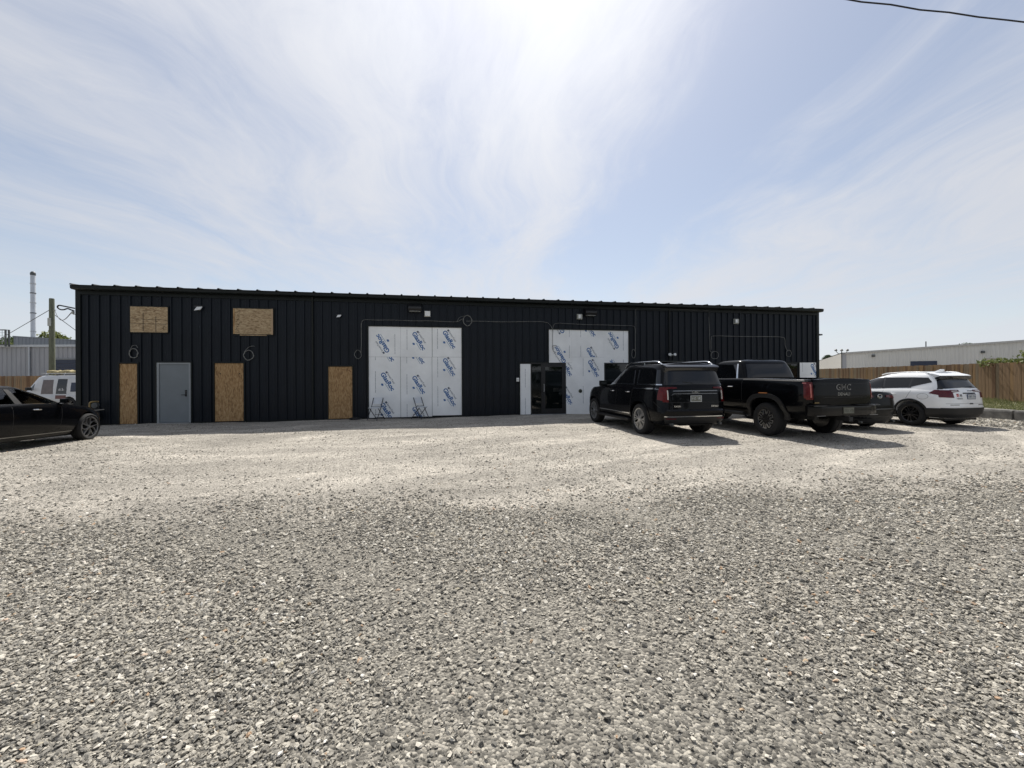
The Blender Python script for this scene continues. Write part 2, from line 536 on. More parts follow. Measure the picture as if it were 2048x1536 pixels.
def ground_mat():
    m = bpy.data.materials.new('gravel_and_dust')
    m.use_nodes = True
    t = NT(m.node_tree)
    b = t.n['Principled BSDF']
    o = t.new('ShaderNodeTexCoord').outputs['Object']
    sp = t.new('ShaderNodeSeparateXYZ', {0: o})
    # dusty, driven-over zone beyond the loose stone; wheel tracks drawn across it
    edge = t.math('ADD', sp.outputs[1], t.math('MULTIPLY', sp.outputs[0], -0.085))
    wob = t.math('MULTIPLY', t.math('SUBTRACT', t.noise(o, 0.7, 5, 0.65), 0.5), 1.4)
    dust = t.new('ShaderNodeMapRange', {0: t.math('ADD', edge, wob), 1: 4.1, 2: 5.4}, interpolation_type='SMOOTHSTEP').outputs[0]
    def arcs(cx, cy, sr, st, seed):
        """wheel tracks: noise drawn out along circles round (cx, cy)"""
        dx = t.math('SUBTRACT', sp.outputs[0], cx)
        dy = t.math('SUBTRACT', sp.outputs[1], cy)
        rr = t.math('SQRT', t.math('ADD', t.math('MULTIPLY', dx, dx), t.math('MULTIPLY', dy, dy)))
        th = t.math('ARCTAN2', dx, dy)
        v = t.new('ShaderNodeCombineXYZ', {0: t.math('MULTIPLY', rr, sr), 1: t.math('MULTIPLY', th, st), 2: seed}).outputs[0]
        return t.noise(v, 1.0, 6, 0.66, 0.35)
    tm = t.math('ADD', t.math('MULTIPLY', arcs(-7.0, 27.0, 1.5, 5.0, 1.0), 0.42), t.math('MULTIPLY', arcs(13.0, -14.0, 1.3, 5.0, 4.0), 0.33))
    tm = t.math('ADD', tm, t.math('MULTIPLY', t.noise(o, 0.8, 5, 0.65), 0.25))
    dcol = t.ramp(tm, [(0.34, (0.25, 0.232, 0.20)), (0.44, (0.335, 0.31, 0.268)), (0.52, (0.43, 0.397, 0.342)), (0.62, (0.62, 0.57, 0.49))])
    vo = t.new('ShaderNodeTexVoronoi', {'Scale': 62.0})
    t.l.new(o, vo.inputs['Vector'])
    sv = t.new('ShaderNodeSeparateColor', {0: vo.outputs['Color']})
    gcol = t.ramp(sv.outputs[0], [(0.0, (0.085, 0.08, 0.07)), (0.35, (0.19, 0.178, 0.153)), (0.75, (0.29, 0.27, 0.229)), (1.0, (0.46, 0.428, 0.363))])
    vs = t.new('ShaderNodeTexVoronoi', {'Scale': 24.0})
    t.l.new(o, vs.inputs['Vector'])
    sv2 = t.new('ShaderNodeSeparateColor', {0: vs.outputs['Color']})
    stone = t.math('GREATER_THAN', sv2.outputs[1], 0.55)
    stone = t.math('MULTIPLY', stone, t.math('LESS_THAN', vs.outputs['Distance'], 0.36))
    dcol = t.mix(t.math('MULTIPLY', stone, 0.75), dcol, gcol)
    grain = t.noise(o, 38.0, 6, 0.75)
    dcol = t.mix(0.85, dcol, t.ramp(grain, [(0.38, (0.30, 0.30, 0.30)), (0.62, (1.55, 1.55, 1.55))]), 'MULTIPLY')
    mid = t.noise(o, 7.0, 5, 0.7)
    dcol = t.mix(0.30, dcol, t.ramp(mid, [(0.35, (0.55, 0.55, 0.55)), (0.65, (1.35, 1.35, 1.35))]), 'MULTIPLY')
    t.set(b, 'Base Color', t.mix(dust, gcol, dcol))
    t.set(b, 'Roughness', 0.95)
    t.set(b, 'Specular IOR Level', 0.2)
    hh = t.math('ADD', t.math('MULTIPLY', vo.outputs['Distance'], -0.9), t.math('MULTIPLY', grain, 0.9))
    hh = t.math('ADD', hh, t.math('MULTIPLY', tm, 0.7))
    bn = t.new('ShaderNodeBump', {'Strength': 0.85, 'Distance': 0.022, 'Height': hh})
    t.l.new(bn.outputs[0], b.inputs['Normal'])
    return m


def build_ground():
    xs = np.concatenate([[-900, -300, -120, -60, -36], np.arange(-28, 28.01, 0.25), [36, 60, 120, 300, 900]])
    ys = np.concatenate([[-300, -120, -50, -20, -8], np.arange(-3, 24.01, 0.2), [30, 45, 80, 160, 400, 1500]])
    X, Y = np.meshgrid(xs, ys)
    Z = gheight(X, Y)
    fade = np.clip((27 - np.abs(X)) / 3, 0, 1) * np.clip((Y + 2.9) / 2, 0, 1) * np.clip((23.5 - Y) / 3, 0, 1)
    Z = Z * fade - 0.012 * (1 - fade)
    nx, ny = len(xs), len(ys)
    v = np.stack([X.ravel(), Y.ravel(), Z.ravel()], 1)
    idx = np.arange(nx * ny).reshape(ny, nx)
    f = np.stack([idx[:-1, :-1].ravel(), idx[:-1, 1:].ravel(), idx[1:, 1:].ravel(), idx[1:, :-1].ravel()], 1)
    me = bpy.data.meshes.new('ground')
    me.from_pydata(v.tolist(), [], f.tolist())
    me.polygons.foreach_set('use_smooth', [True] * len(me.polygons))
    me.materials.append(ground_mat())
    o = link('ground', me)
    tag(o, 'gravel and dust parking lot with wheel tracks', 'ground', kind='structure')


def stone_mat():
    m = bpy.data.materials.new('crushed_stone')
    m.use_nodes = True
    t = NT(m.node_tree)
    b = t.n['Principled BSDF']
    oi = t.new('ShaderNodeObjectInfo')
    c = t.ramp(oi.outputs['Random'], [(0.0, (0.10, 0.096, 0.086)), (0.2, (0.225, 0.212, 0.185)), (0.5, (0.325, 0.302, 0.257)), (0.8, (0.425, 0.395, 0.335)),
                                      (0.95, (0.55, 0.515, 0.445)), (0.985, (0.68, 0.655, 0.60)), (0.99, (0.42, 0.26, 0.15)), (1.0, (0.36, 0.33, 0.25))])
    o = t.new('ShaderNodeTexCoord').outputs['Object']
    nz = t.noise(o, 3.0, 4, 0.7)
    c = t.mix(0.5, c, t.ramp(nz, [(0.3, (0.65, 0.65, 0.65)), (0.7, (1.25, 1.24, 1.2))]), 'MULTIPLY')
    t.set(b, 'Base Color', c)
    t.set(b, 'Roughness', 0.88)
    t.set(b, 'Specular IOR Level', 0.3)
    return m


def scatter(name, pts, scl, rot, label, mat, thick=0.6):
    """angular stones instanced on a point cloud"""
    n = len(pts)
    me = bpy.data.meshes.new(name)
    me.vertices.add(n)
    me.vertices.foreach_set('co', np.asarray(pts, np.float32).ravel())
    for nm, arr in (('scl', scl), ('rot', rot)):
        at = me.attributes.new(nm, 'FLOAT_VECTOR', 'POINT')
        at.data.foreach_set('vector', np.asarray(arr, np.float32).ravel())
    me.update()
    ob = link(name, me)
    tag(ob, label, 'gravel', kind='stuff')
    ng = bpy.data.node_groups.new(name, 'GeometryNodeTree')
    ng.interface.new_socket(name='Geometry', in_out='INPUT', socket_type='NodeSocketGeometry')
    ng.interface.new_socket(name='Geometry', in_out='OUTPUT', socket_type='NodeSocketGeometry')
    t = NT(ng)
    gi = t.new('NodeGroupInput')
    go = t.new('NodeGroupOutput')
    join = t.new('GeometryNodeJoinGeometry')
    for k in range(12):
        ico = t.new('GeometryNodeMeshIcoSphere', {'Radius': 0.5, 'Subdivisions': 2 if k % 3 else 1})
        pos = t.new('GeometryNodeInputPosition')
        nz = t.new('ShaderNodeTexNoise', {'Scale': 1.5, 'Detail': 1.0})
        off = t.new('ShaderNodeVectorMath', {0: pos.outputs[0], 1: (k * 7.3, k * 3.1, k * 5.7)}, operation='ADD')
        t.l.new(off.outputs[0], nz.inputs['Vector'])
        d = t.new('ShaderNodeVectorMath', {0: nz.outputs['Color'], 1: (0.5, 0.5, 0.5)}, operation='SUBTRACT')
        s = t.new('ShaderNodeVectorMath', {0: d.outputs[0], 'Scale': 1.25}, operation='SCALE')
        sp = t.new('GeometryNodeSetPosition', {'Geometry': ico.outputs[0], 'Offset': s.outputs[0]})
        g2 = t.new('GeometryNodeGeometryToInstance')
        sm = t.new('GeometryNodeSetMaterial', {'Material': mat})
        t.l.new(sp.outputs[0], sm.inputs[0])
        t.l.new(sm.outputs[0], g2.inputs[0])
        t.l.new(g2.outputs[0], join.inputs[0])
    a1 = t.new('GeometryNodeInputNamedAttribute', {'Name': 'scl'}, data_type='FLOAT_VECTOR')
    a2 = t.new('GeometryNodeInputNamedAttribute', {'Name': 'rot'}, data_type='FLOAT_VECTOR')
    m2p = t.new('GeometryNodeMeshToPoints')
    t.l.new(gi.outputs[0], m2p.inputs[0])
    e2r = t.new('FunctionNodeEulerToRotation', {0: a2.outputs[0]})
    ri = t.new('FunctionNodeRandomValue', data_type='INT')
    ri.inputs[4].default_value = 0
    ri.inputs[5].default_value = 11
    iop = t.new('GeometryNodeInstanceOnPoints', {'Points': m2p.outputs[0], 'Instance': join.outputs[0], 'Pick Instance': True, 'Rotation': e2r.outputs[0], 'Scale': a1.outputs[0]})
    t.l.new(ri.outputs[2], iop.inputs['Instance Index'])
    t.l.new(iop.outputs[0], go.inputs[0])
    mod = ob.modifiers.new('stones', 'NODES')
    mod.node_group = ng
    return ob


def build_gravel():
    st = stone_mat()

    def arr(n, size_lo, size_hi, powr=2.0):
        s = size_lo + (size_hi - size_lo) * nrng.random(n) ** powr
        sx = s * (0.85 + 0.6 * nrng.random(n))
        sy = s * (0.75 + 0.4 * nrng.random(n))
        sz = s * (0.38 + 0.32 * nrng.random(n))
        rot = np.stack([nrng.normal(0, 0.35, n), nrng.normal(0, 0.35, n), nrng.random(n) * 6.283], 1)
        return np.stack([sx, sy, sz], 1), rot

    # dense loose stone in front, thinning where cars have driven
    P, S, Rr = [], [], []
    ymax = 7.2
    N = 640000
    y = 1.1 + (ymax - 1.1) * nrng.random(N) ** 0.62
    x = (nrng.random(N) * 2 - 1) * (1.35 * y + 0.7)
    e = y - 0.085 * x
    wob = 0.55 * np.sin(0.8 * x + 0.6) + 0.35 * np.sin(1.9 * x + 1.3 * y) + 0.3 * np.sin(3.1 * x - 0.7 * y) + nrng.normal(0, 0.25, N)
    keep = 1 / (1 + np.exp((e + 0.5 * wob - 4.7) / 0.3))
    # paler half-buried lanes in the near part
    lane = 0.5 + 0.5 * np.sin(1.1 * x + 0.5 * np.sin(1.4 * y) + 2.0 * y)
    lane2 = 0.5 + 0.5 * np.sin(0.55 * x - 1.3 * y + 1.2 * np.sin(0.9 * x) + 0.4)
    keep *= 0.16 + 0.84 * np.clip(lane * 1.3 * (0.35 + lane2), 0, 1)
    dens = np.clip(1.15 - 0.05 * y, 0.35, 1)
    m = nrng.random(N) < keep * dens
    x, y = x[m], y[m]
    n = len(x)
    s, r = arr(n, 0.0075, 0.034, 3.2)
    s *= (0.66 + 0.085 * y)[:, None]
    z = gheight(x, y) + s[:, 2] * 0.16 + nrng.random(n) * 0.006
    scatter('loose_gravel', np.stack([x, y, z], 1), s, r, 'loose grey crushed stone gravel in the foreground', st)
    # scattered stones lying on the dust
    N = 100000
    y = 4.0 + 11 * nrng.random(N) ** 1.35
    x = (nrng.random(N) * 2 - 1) * (1.3 * y)
    pat = 0.5 + 0.5 * np.sin(0.7 * x + 2.1 * np.sin(0.5 * y) + 1.1 * y)
    m = (nrng.random(N) < 0.25 + 0.75 * pat ** 2) & (np.abs(x) < 16.5)
    x, y = x[m], y[m]
    n = len(x)
    s, r = arr(n, 0.009, 0.036, 3.2)
    z = gheight(x, y) + s[:, 2] * 0.05
    scatter('scattered_stone', np.stack([x, y, z], 1), s, r, 'scattered small stones lying on the driven-over dust', st)
    # coarse stone along the concrete blocks on the right
    N = 9000
    y = 9.5 + 9 * nrng.random(N)
    x = 16.6 - 2.4 * nrng.random(N) ** 1.5
    s, r = arr(N, 0.03, 0.075, 1.6)
    z = gheight(x, y) + s[:, 2] * 0.25
    scatter('coarse_gravel', np.stack([x, y, z], 1), s, r, 'coarse pale gravel beside the concrete kerb blocks', st)


build_ground()
build_gravel()

# ------------------------------------------------------------------ black metal building
BL = (-14.583, 13.754, 0.0)
BANG = rad(11.133)
BLEN, BH = 29.70, 4.60
bld = empty('metal_building', BL, BANG)
tag(bld, 'long low black ribbed metal building with boarded-up doors and windows', 'building')
ca, sa = math.cos(BANG), math.sin(BANG)


def bw(u, y, v=0.0):
    """building frame (u along the wall, y into the building) -> world"""
    return (BL[0] + u * ca - y * sa, BL[1] + u * sa + y * ca, v)


OPEN = [  # u0, u1, v0, v1
    (1.59, 2.67, 3.17, 4.02), (4.74, 6.03, 3.13, 4.05), (1.23, 1.76, -1, 2.08), (2.34, 3.38, -1, 2.11), (4.12, 5.05, -1, 2.10), (7.89, 8.74, -1, 1.98),
    (9.33, 12.83, -1, 3.50), (15.19, 19.95, -1, 2.125), (16.41, 19.95, 2.0, 3.50), (26.3, 28.57, 0.6, 2.14), (28.57, 29.60, -1, 2.16)]


def wall_profile(pw):
    return [(0, 0), (0.006, -0.042), (0.038, -0.042), (0.050, 0), (0.13, 0), (0.138, -0.004), (0.158, -0.004), (0.166, 0), (0.215, 0), (0.223, -0.004), (0.243, -0.004), (0.251, 0), (pw, 0)]


def panel_piece(mb, prof, a, b, v0, v1):
    pts = [(a, interp(a, prof))] + [p for p in prof if a + 1e-6 < p[0] < b - 1e-6] + [(b, interp(b, prof))]
    n = len(pts)
    mb.add([(x, y, v0) for x, y in pts] + [(x, y, v1) for x, y in pts], [(i, i + 1, n + i + 1, n + i) for i in range(n - 1)])


def build_building():
    NP = 97
    pw = BLEN / NP
    prof = wall_profile(pw)
    full = None
    for k in range(NP):
        u0 = k * pw
        ops = [q for q in OPEN if q[1] > u0 + 1e-4 and q[0] < u0 + pw - 1e-4]
        if not ops:
            if full is None:
                mb = MB()
                panel_piece(mb, prof, 0, pw, 0.04, BH)
                full = mb.mesh('wall_panel', M_SIDING)
            link('wall_panel', full, bld, (u0, 0, 0))
            continue
        cuts = sorted({0.0, pw} | {min(max(q[i] - u0, 0), pw) for q in ops for i in (0, 1)})
        for a, b in zip(cuts, cuts[1:]):
            if b - a < 1e-4:
                continue
            mid = u0 + (a + b) / 2
            vs = [(0.04, BH)]
            for q in ops:
                if q[0] < mid < q[1]:
                    nv = []
                    for s, e in vs:
                        if q[3] <= s or q[2] >= e:
                            nv.append((s, e))
                            continue
                        if q[2] > s:
                            nv.append((s, q[2]))
                        if q[3] < e:
                            nv.append((q[3], e))
                    vs = nv
            for s, e in vs:
                mb = MB()
                panel_piece(mb, prof, a, b, s, e)
                mb.build('wall_panel', M_SIDING, bld, loc=(u0, 0, 0))
    # corner trims, base flashing, eave fascia and gutter
    for u in (-0.012, BLEN - 0.13):
        MB().box(u, u + 0.142, -0.05, 0.12, 0.02, BH).build('corner_trim', M_TRIM, bld)
    MB().box(0.14, BLEN - 0.14, 0.004, 0.10, -0.05, 0.10).build('base_flashing', M_TRIM, bld)
    MB().box(-0.02, BLEN - 0.02, 0.13, 0.2, -0.05, BH - 0.02).build('inner_wall', M_BLACKM, bld) if False else None
    g = MB()
    pr = [(-0.30, 4.655), (-0.32, 4.635), (-0.31, 4.55), (-0.27, 4.525), (0.03, 4.52), (0.03, 4.64)]
    g.prism(pr, 0.03, BLEN - 0.02, lambda a, b, d: (d, a, b))
    g.build('eave_fascia', M_TRIM, bld)
    MB().box(0.13, BLEN - 0.14, -0.05, 0.0, 4.40, 4.518).build('eave_flashing', M_TRIM, bld)
    # roof panels with raised ribs that show along the eave
    rw = (BLEN - 0.03) / 48
    rp = MB()
    ze = 4.662
    yr, zr = 15.0, ze + 1.15
    pts = [(0, 0.0), (0.022, 0.038), (0.06, 0.038), (0.082, 0), (rw, 0)]
    n = len(pts)
    V = [(x, -0.335, ze + h) for x, h in pts] + [(x, yr, zr + h) for x, h in pts] + [(x, 30.4, ze + h) for x, h in pts]
    F = [(i, i + 1, n + i + 1, n + i) for i in range(n - 1)] + [(n + i, n + i + 1, 2 * n + i + 1, 2 * n + i) for i in range(n - 1)] + [(0, 3, 2, 1)]
    rp.add(V, F)
    rm = rp.mesh('roof_panel', M_TRIM)
    for k in range(48):
        link('roof_panel', rm, bld, (0.02 + k * rw, 0, 0))
    # the other walls of the building
    for nm, vs in (('side_wall', [(0.0, 0.1), (0.0, 30.0)]), ('side_wall', [(BLEN, 0.1), (BLEN, 30.0)]), ('rear_wall', [(0, 30.0), (BLEN, 30.0)])):
        (x0, y0), (x1, y1) = vs
        mb = MB()
        L = math.hypot(x1 - x0, y1 - y0)
        m = int(L / pw)
        sx, sy = (x1 - x0) / L, (y1 - y0) / L
        nx, ny = (-1, 0) if x0 == x1 == 0 else ((1, 0) if x0 == x1 else (0, 1))
        pl = []
        for k in range(m):
            for a, b in prof[:5]:
                pl.append((k * L / m + a, -b))
        pl.append((L, 0))
        top = [BH + (1.12 * (1 - abs(p[0] - 15) / 15) if x0 == x1 else 0) for p in pl]
        nn = len(pl)
        mb.add([(x0 + sx * p + nx * q, y0 + sy * p + ny * q, 0) for p, q in pl] + [(x0 + sx * p + nx * q, y0 + sy * p + ny * q, tt) for (p, q), tt in zip(pl, top)],
               [(i, i + 1, nn + i + 1, nn + i) for i in range(nn - 1)])
        mb.build(nm, M_SIDING, bld)
    MB().box(0.05, BLEN - 0.05, 0.22, 0.26, -0.05, BH).build('wall_lining', M_BLACKM, bld)

    def trim(u0, u1, v0, v1, t=0.045, mat=M_TRIM):
        mb = MB()
        mb.box(u0 - t, u0, -0.048, 0.08, max(v0, 0.0), v1 + t)
        mb.box(u1, u1 + t, -0.048, 0.08, max(v0, 0.0), v1 + t)
        mb.box(u0, u1, -0.048, 0.08, v1, v1 + t)
        if v0 > 0.2:
            mb.box(u0, u1, -0.048, 0.08, v0 - t, v0)
        mb.build('opening_trim', mat, bld)
    for q in OPEN:
        if q[0] in (16.41, 15.19, 28.57):
            continue
        trim(*q)
    m = MB()
    m.box(16.365, 16.41, -0.048, 0.08, 2.17, 3.545).box(19.95, 19.995, -0.048, 0.08, 0, 3.545).box(16.41, 19.95, -0.048, 0.08, 3.50, 3.545)
    m.box(15.145, 15.19, -0.048, 0.08, 0, 2.17).box(15.19, 16.41, -0.048, 0.08, 2.125, 2.17)
    m.build('opening_trim', M_TRIM, bld)

    # OSB sheets
    def osb(u0, u1, v0, v1, mat, y=0.0, screws=True):
        b = MB().box(u0, u1, y, y + 0.012, v0, v1).build('osb_sheet', mat, bld)
        return b
    b = osb(1.575, 2.69, 3.155, 4.03, M_OSBW, -0.060)
    mk = MB()
    for k, (x, z0, z1) in enumerate(((1.95, 3.2, 3.82), (2.33, 3.16, 3.70))):
        mk.box(x, x + 0.016, -0.0625, -0.060, z0, z1)
    for x0, x1, z in ((1.60, 2.66, 3.44), (1.62, 1.95, 3.60), (1.95, 2.66, 3.585), (2.52, 2.66, 3.41), (1.92, 1.99, 3.275)):
        mk.box(x0, x1, -0.0623, -0.060, z, z + 0.010)
    ang = [(2.60 + 0.045 * math.cos(a), 3.30 + 0.06 * math.sin(a)) for a in [rad(40 + 28 * i) for i in range(9)]]
    mk.tube([(x, -0.061, z) for x, z in ang], 0.006, 5)
    mk.build('marker_lines', M_PENCIL, b)
    b = osb(4.74, 6.02, 3.14, 4.05, M_OSBW, -0.060)
    osb(4.95, 5.82, 3.085, 3.12, M_OSBW, -0.062)
    MB().box(4.738, 4.79, -0.066, -0.060, 3.14, 4.04).build('edge_strip', M_OSBD, b)
    MB().box(5.985, 6.035, -0.085, -0.060, 3.13, 4.06).build('edge_strip', pm('pale_lumber', (0.42, 0.30, 0.19), 0.8, var=0.2, vscale=9, stretch=(6, 6, 0.5)), b)
    mk = MB()
    for i in range(26):
        u = 4.82 + rng.random() * 0.11
        v = 3.2 + i * 0.032
        a = rng.uniform(-1, 1)
        mk.tube([(u, -0.0605, v), (u + 0.05 * math.cos(a), -0.0605, v + 0.05 * math.sin(a))], 0.0045, 4)
    mk.build('grey_stain_marks', M_PENCIL, b)
    for q in ((1.23, 1.755, 0.02, 2.07), (4.125, 5.045, 0.03, 2.09), (7.895, 8.735, 0.03, 1.97)):
        b = osb(*q, M_OSBD, -0.018)
        sm = MB()
        for _ in range(26):
            u, v = rng.uniform(q[0] + .04, q[1] - .04), rng.uniform(0.08, q[3] - .05)
            sm.lathe([(0.008, -0.0205), (0.008, -0.0175)], 6, 'Y', (u, 0, v))
        if q[0] == 4.125:
            for u in (4.30, 4.92):
                sm.lathe([(0.022, -0.021), (0.022, -0.0175)], 10, 'Y', (u, 0, 1.72))
        sm.build('nail_heads', M_PENCIL, b)
        if q[0] == 7.895:
            mk = MB()
            pt = [(8.36 + 0.03 * i, -0.0195, 1.84 + (0.025 if i % 2 else -0.01)) for i in range(9)] + [(8.72, -0.0195, 1.77)]
            mk.tube(pt, 0.006, 4)
            mk.build('marker_scribble', pm('red_marker', (0.12, 0.02, 0.01), 0.7), b)
    # grey steel door
    d = MB().cbox(2.415, 3.315, -0.022, 0.02, 0.03, 2.055, 0.004).build('door', M_DOORG, bld)
    fr = MB().box(2.345, 2.41, -0.045, 0.03, 0, 2.11).box(3.32, 3.385, -0.045, 0.03, 0, 2.11).box(2.41, 3.32, -0.045, 0.03, 2.06, 2.11)
    fr.build('door_frame', M_FRAMEG, bld)
    h = MB().box(3.20, 3.25, -0.032, -0.022, 0.93, 1.10)
    h.tube([(3.225, -0.03, 0.99), (3.225, -0.085, 0.99)], 0.011, 8).tube([(3.235, -0.08, 0.99), (3.10, -0.08, 0.985)], 0.010, 8)
    h.lathe([(0.0, -0.05), (0.026, -0.048), (0.030, -0.022)], 14, 'Y', (3.225, 0, 1.13))
    h.build('handle', M_BLACKM, d)
    MB().box(2.37, 3.36, -0.12, 0.0, -0.02, 0.022).build('door_sill', M_STEEL, bld)
    # white sheathing boards with printed lettering
    leaf = [(0, .55), (.1, .35), (.25, .42), (.22, .1), (.42, .28), (.47, .14), (.58, .12), (.5, -.02), (.34, -.2), (.36, -.3), (.06, -.26), (.05, -.5), (-.05, -.5),
            (-.06, -.26), (-.36, -.3), (-.34, -.2), (-.5, -.02), (-.58, .12), (-.47, .14), (-.42, .28), (-.22, .1), (-.25, .42), (-.1, .35)]

    def clip_add(mb, vs, fs, rect, y):
        bm = bmesh.new()
        bv = [bm.verts.new((a, y, b)) for a, b in vs]
        for f in fs:
            try:
                bm.faces.new([bv[i] for i in f])
            except ValueError:
                pass
        for pco, pno in (((rect[0] + .003, 0, 0), (-1, 0, 0)), ((rect[1] - .003, 0, 0), (1, 0, 0)), ((0, 0, rect[2] + .003), (0, 0, -1)), ((0, 0, rect[3] - .003), (0, 0, 1))):
            bmesh.ops.bisect_plane(bm, geom=bm.verts[:] + bm.edges[:] + bm.faces[:], plane_co=pco, plane_no=pno, clear_outer=True, dist=1e-6)
        mb.addbm(bm)

    def xf(vs, ang, du, dv, flip, c):
        k = rad(ang)
        o2 = []
        for a, b in vs:
            p = (a * math.cos(k) - b * math.sin(k) + du, a * math.sin(k) + b * math.cos(k) + dv)
            if flip:
                p = (-p[0], -p[1])
            o2.append((p[0] + c[0], p[1] + c[1]))
        return o2

    def board(u0, u1, v0, v1, texts, lines=(), y=-0.018):
        b = MB().box(u0, u1, y, y + 0.014, v0, v1).build('sheathing_board', M_BOARD, bld)
        yt = y - 0.0015
        rect = (u0, u1, v0, v1)
        A = -58
        for (tu, tv, flip) in texts:
            big, sml, lt = MB(), MB(), MB()
            vs, fs = text_geo('GlasRoc', 0.78, 0.034)
            clip_add(big, xf(vs, A, 0, 0, flip, (tu, tv)), fs, rect, yt)
            clip_add(big, xf([(p[0] * .105, p[1] * .105) for p in leaf], -40, -0.205, -0.12, flip, (tu, tv)), [tuple(range(len(leaf)))], rect, yt)
            vs, fs = text_geo('CertainTeed', 0.48, 0.01)
            clip_add(sml, xf(vs, A, 0.112, 0.13, flip, (tu, tv)), fs, rect, yt)
            sq = [(-.035, -.035), (.035, -.035), (.035, .035), (-.035, .035)]
            clip_add(sml, xf(sq, A, -0.045, 0.352, flip, (tu, tv)), [(0, 1, 2, 3)], rect, yt)
            ln = [(-.17, -.008), (.17, -.008), (.17, .008), (-.17, .008)]
            clip_add(lt, xf(ln, A, -0.02, -0.215, flip, (tu, tv)), [(0, 1, 2, 3)], rect, yt)
            for q, mt in ((big, M_PRINT), (sml, M_PRINTD), (lt, M_PRINTL)):
                if q.f:
                    q.build('printed_lettering', mt, b)
        if lines:
            q = MB()
            for (lu, l0, l1) in lines:
                v = l0
                while v < l1:
                    e = min(v + 0.05 + 0.12 * rng.random(), l1)
                    clip_add(q, [(lu - .006, v), (lu + .006, v), (lu + .006, e), (lu - .006, e)], [(0, 1, 2, 3)], rect, yt)
                    v = e + 0.012
            if q.f:
                q.build('printed_edge_line', M_PRINTD, b)
    g = 0.004
    board(9.33, 10.50 - g, 2.346, 3.50, [(9.83, 2.85, True)], [(10.29, 2.45, 3.22)], -0.020)
    board(10.50, 11.688 - g, 2.343, 3.50, [(11.193, 2.967, False)], [(10.74, 2.62, 3.40)])
    board(11.70, 12.83, 2.35, 3.50, [(12.359, 3.039, False)], [(11.90, 2.66, 3.44)], -0.021)
    board(9.33, 10.488, 0.03, 2.34, [(10.026, 2.532, False), (10.02, 1.403, False), (9.997, 0.256, False)], [(9.57, 0.03, 0.35), (9.57, 0.98, 1.80), (9.57, 2.22, 2.34)])
    board(10.50, 11.676, 0.03, 2.337, [(11.171, 2.435, False), (11.184, 1.268, False), (11.177, 0.075, False)], [(10.73, 0.03, 0.52), (10.73, 0.9, 1.68), (10.73, 2.1, 2.337)], -0.021)
    board(11.688, 12.83, 0.06, 2.343, [(12.353, 1.957, False), (12.364, 0.776, False)], [(11.90, 0.42, 1.20), (11.90, 1.55, 2.34)])
    board(16.41, 17.40, 2.135, 3.50, [(16.835, 3.70, True), (16.889, 2.465, True)], [(17.30, 2.33, 2.85), (17.30, 3.2, 3.5)], -0.020)
    board(17.404, 18.838, 2.372, 3.50, [(18.236, 3.604, False), (18.307, 2.42, False)], [(17.80, 2.38, 2.84), (17.80, 3.2, 3.5)])
    board(18.842, 19.95, 2.135, 3.50, [(19.26, 3.083, True), (19.319, 1.90, True)], [(19.72, 2.14, 2.28), (19.72, 2.66, 3.5)], -0.020)
    board(17.145, 17.40, 0.0, 2.130, [(17.179, 1.934, False), (17.194, 0.757, False)], ())
    board(17.404, 18.838, -0.02, 2.368, [(17.179, 1.934, False), (18.371, 1.895, False), (17.194, 0.757, False)], [(17.90, 0.42, 1.15), (17.90, 1.58, 2.32)], -0.020)
    board(15.19, 15.635, 0.02, 2.08, [], [(15.41, 0.02, 0.70), (15.41, 1.12, 1.88)])
    board(28.575, 29.56, -0.02, 2.16, [(29.50, 1.75, False)], [(28.80, 1.72, 2.14)])
    # glass entrance: sidelight and door
    MB().box(15.635, 15.68, -0.03, 0.05, 0.0, 2.12).box(16.085, 16.13, -0.03, 0.05, 0, 2.12).box(17.10, 17.143, -0.03, 0.05, 0, 2.12).box(15.68, 17.10, -0.0302, 0.05, 2.075, 2.12).box(15.68, 16.085, -0.03, 0.05, 0, 0.05).build('entrance_frame', M_BLACKM, bld)
    MB().box(15.68, 16.085, 0.0, 0.012, 0.05, 2.075).build('sidelight_pane', M_DGLASS, bld)
    d = MB().box(16.135, 16.25, -0.02, 0.03, 0.02, 2.07).box(16.98, 17.095, -0.02, 0.03, 0.02, 2.07).box(16.25, 16.98, -0.02, 0.03, 0.02, 0.24).box(16.25, 16.98, -0.02, 0.03, 1.96, 2.07).build('glass_door', M_BLACKM, bld)
    MB().box(16.25, 16.98, 0.0, 0.012, 0.24, 1.96).build('pane', M_DGLASS, d)
    MB().tube([(16.19, -0.02, 0.95), (16.19, -0.07, 0.95), (16.19, -0.07, 1.25), (16.19, -0.02, 1.25)], 0.011, 8).build('handle', M_STEEL, d)
    MB().box(15.66, 17.12, -0.10, 0.0, -0.02, 0.018).build('door_sill', M_STEEL, bld)
    for (a, b2, v0, v1) in ((18.842, 19.95, 0.02, 2.13), (26.30, 28.57, 0.62, 2.13)):
        wn = MB().box(a, a + .05, -0.02, 0.04, v0, v1).box(b2 - .05, b2, -0.02, 0.04, v0, v1).box(a + .05, b2 - .05, -0.02, 0.04, v1 - .05, v1).box(a + .05, b2 - .05, -0.02, 0.04, v0, v0 + .05).build('window_frame', M_BLACKM, bld)
        MB().box(a + .05, b2 - .05, 0.0, 0.012, v0 + .05, v1 - .05).build('pane', M_DGLASS, wn)


build_building()


# fixtures on the wall, each a thing of its own
def wl(u, v, y=0.0):
    return bw(u, y, v)


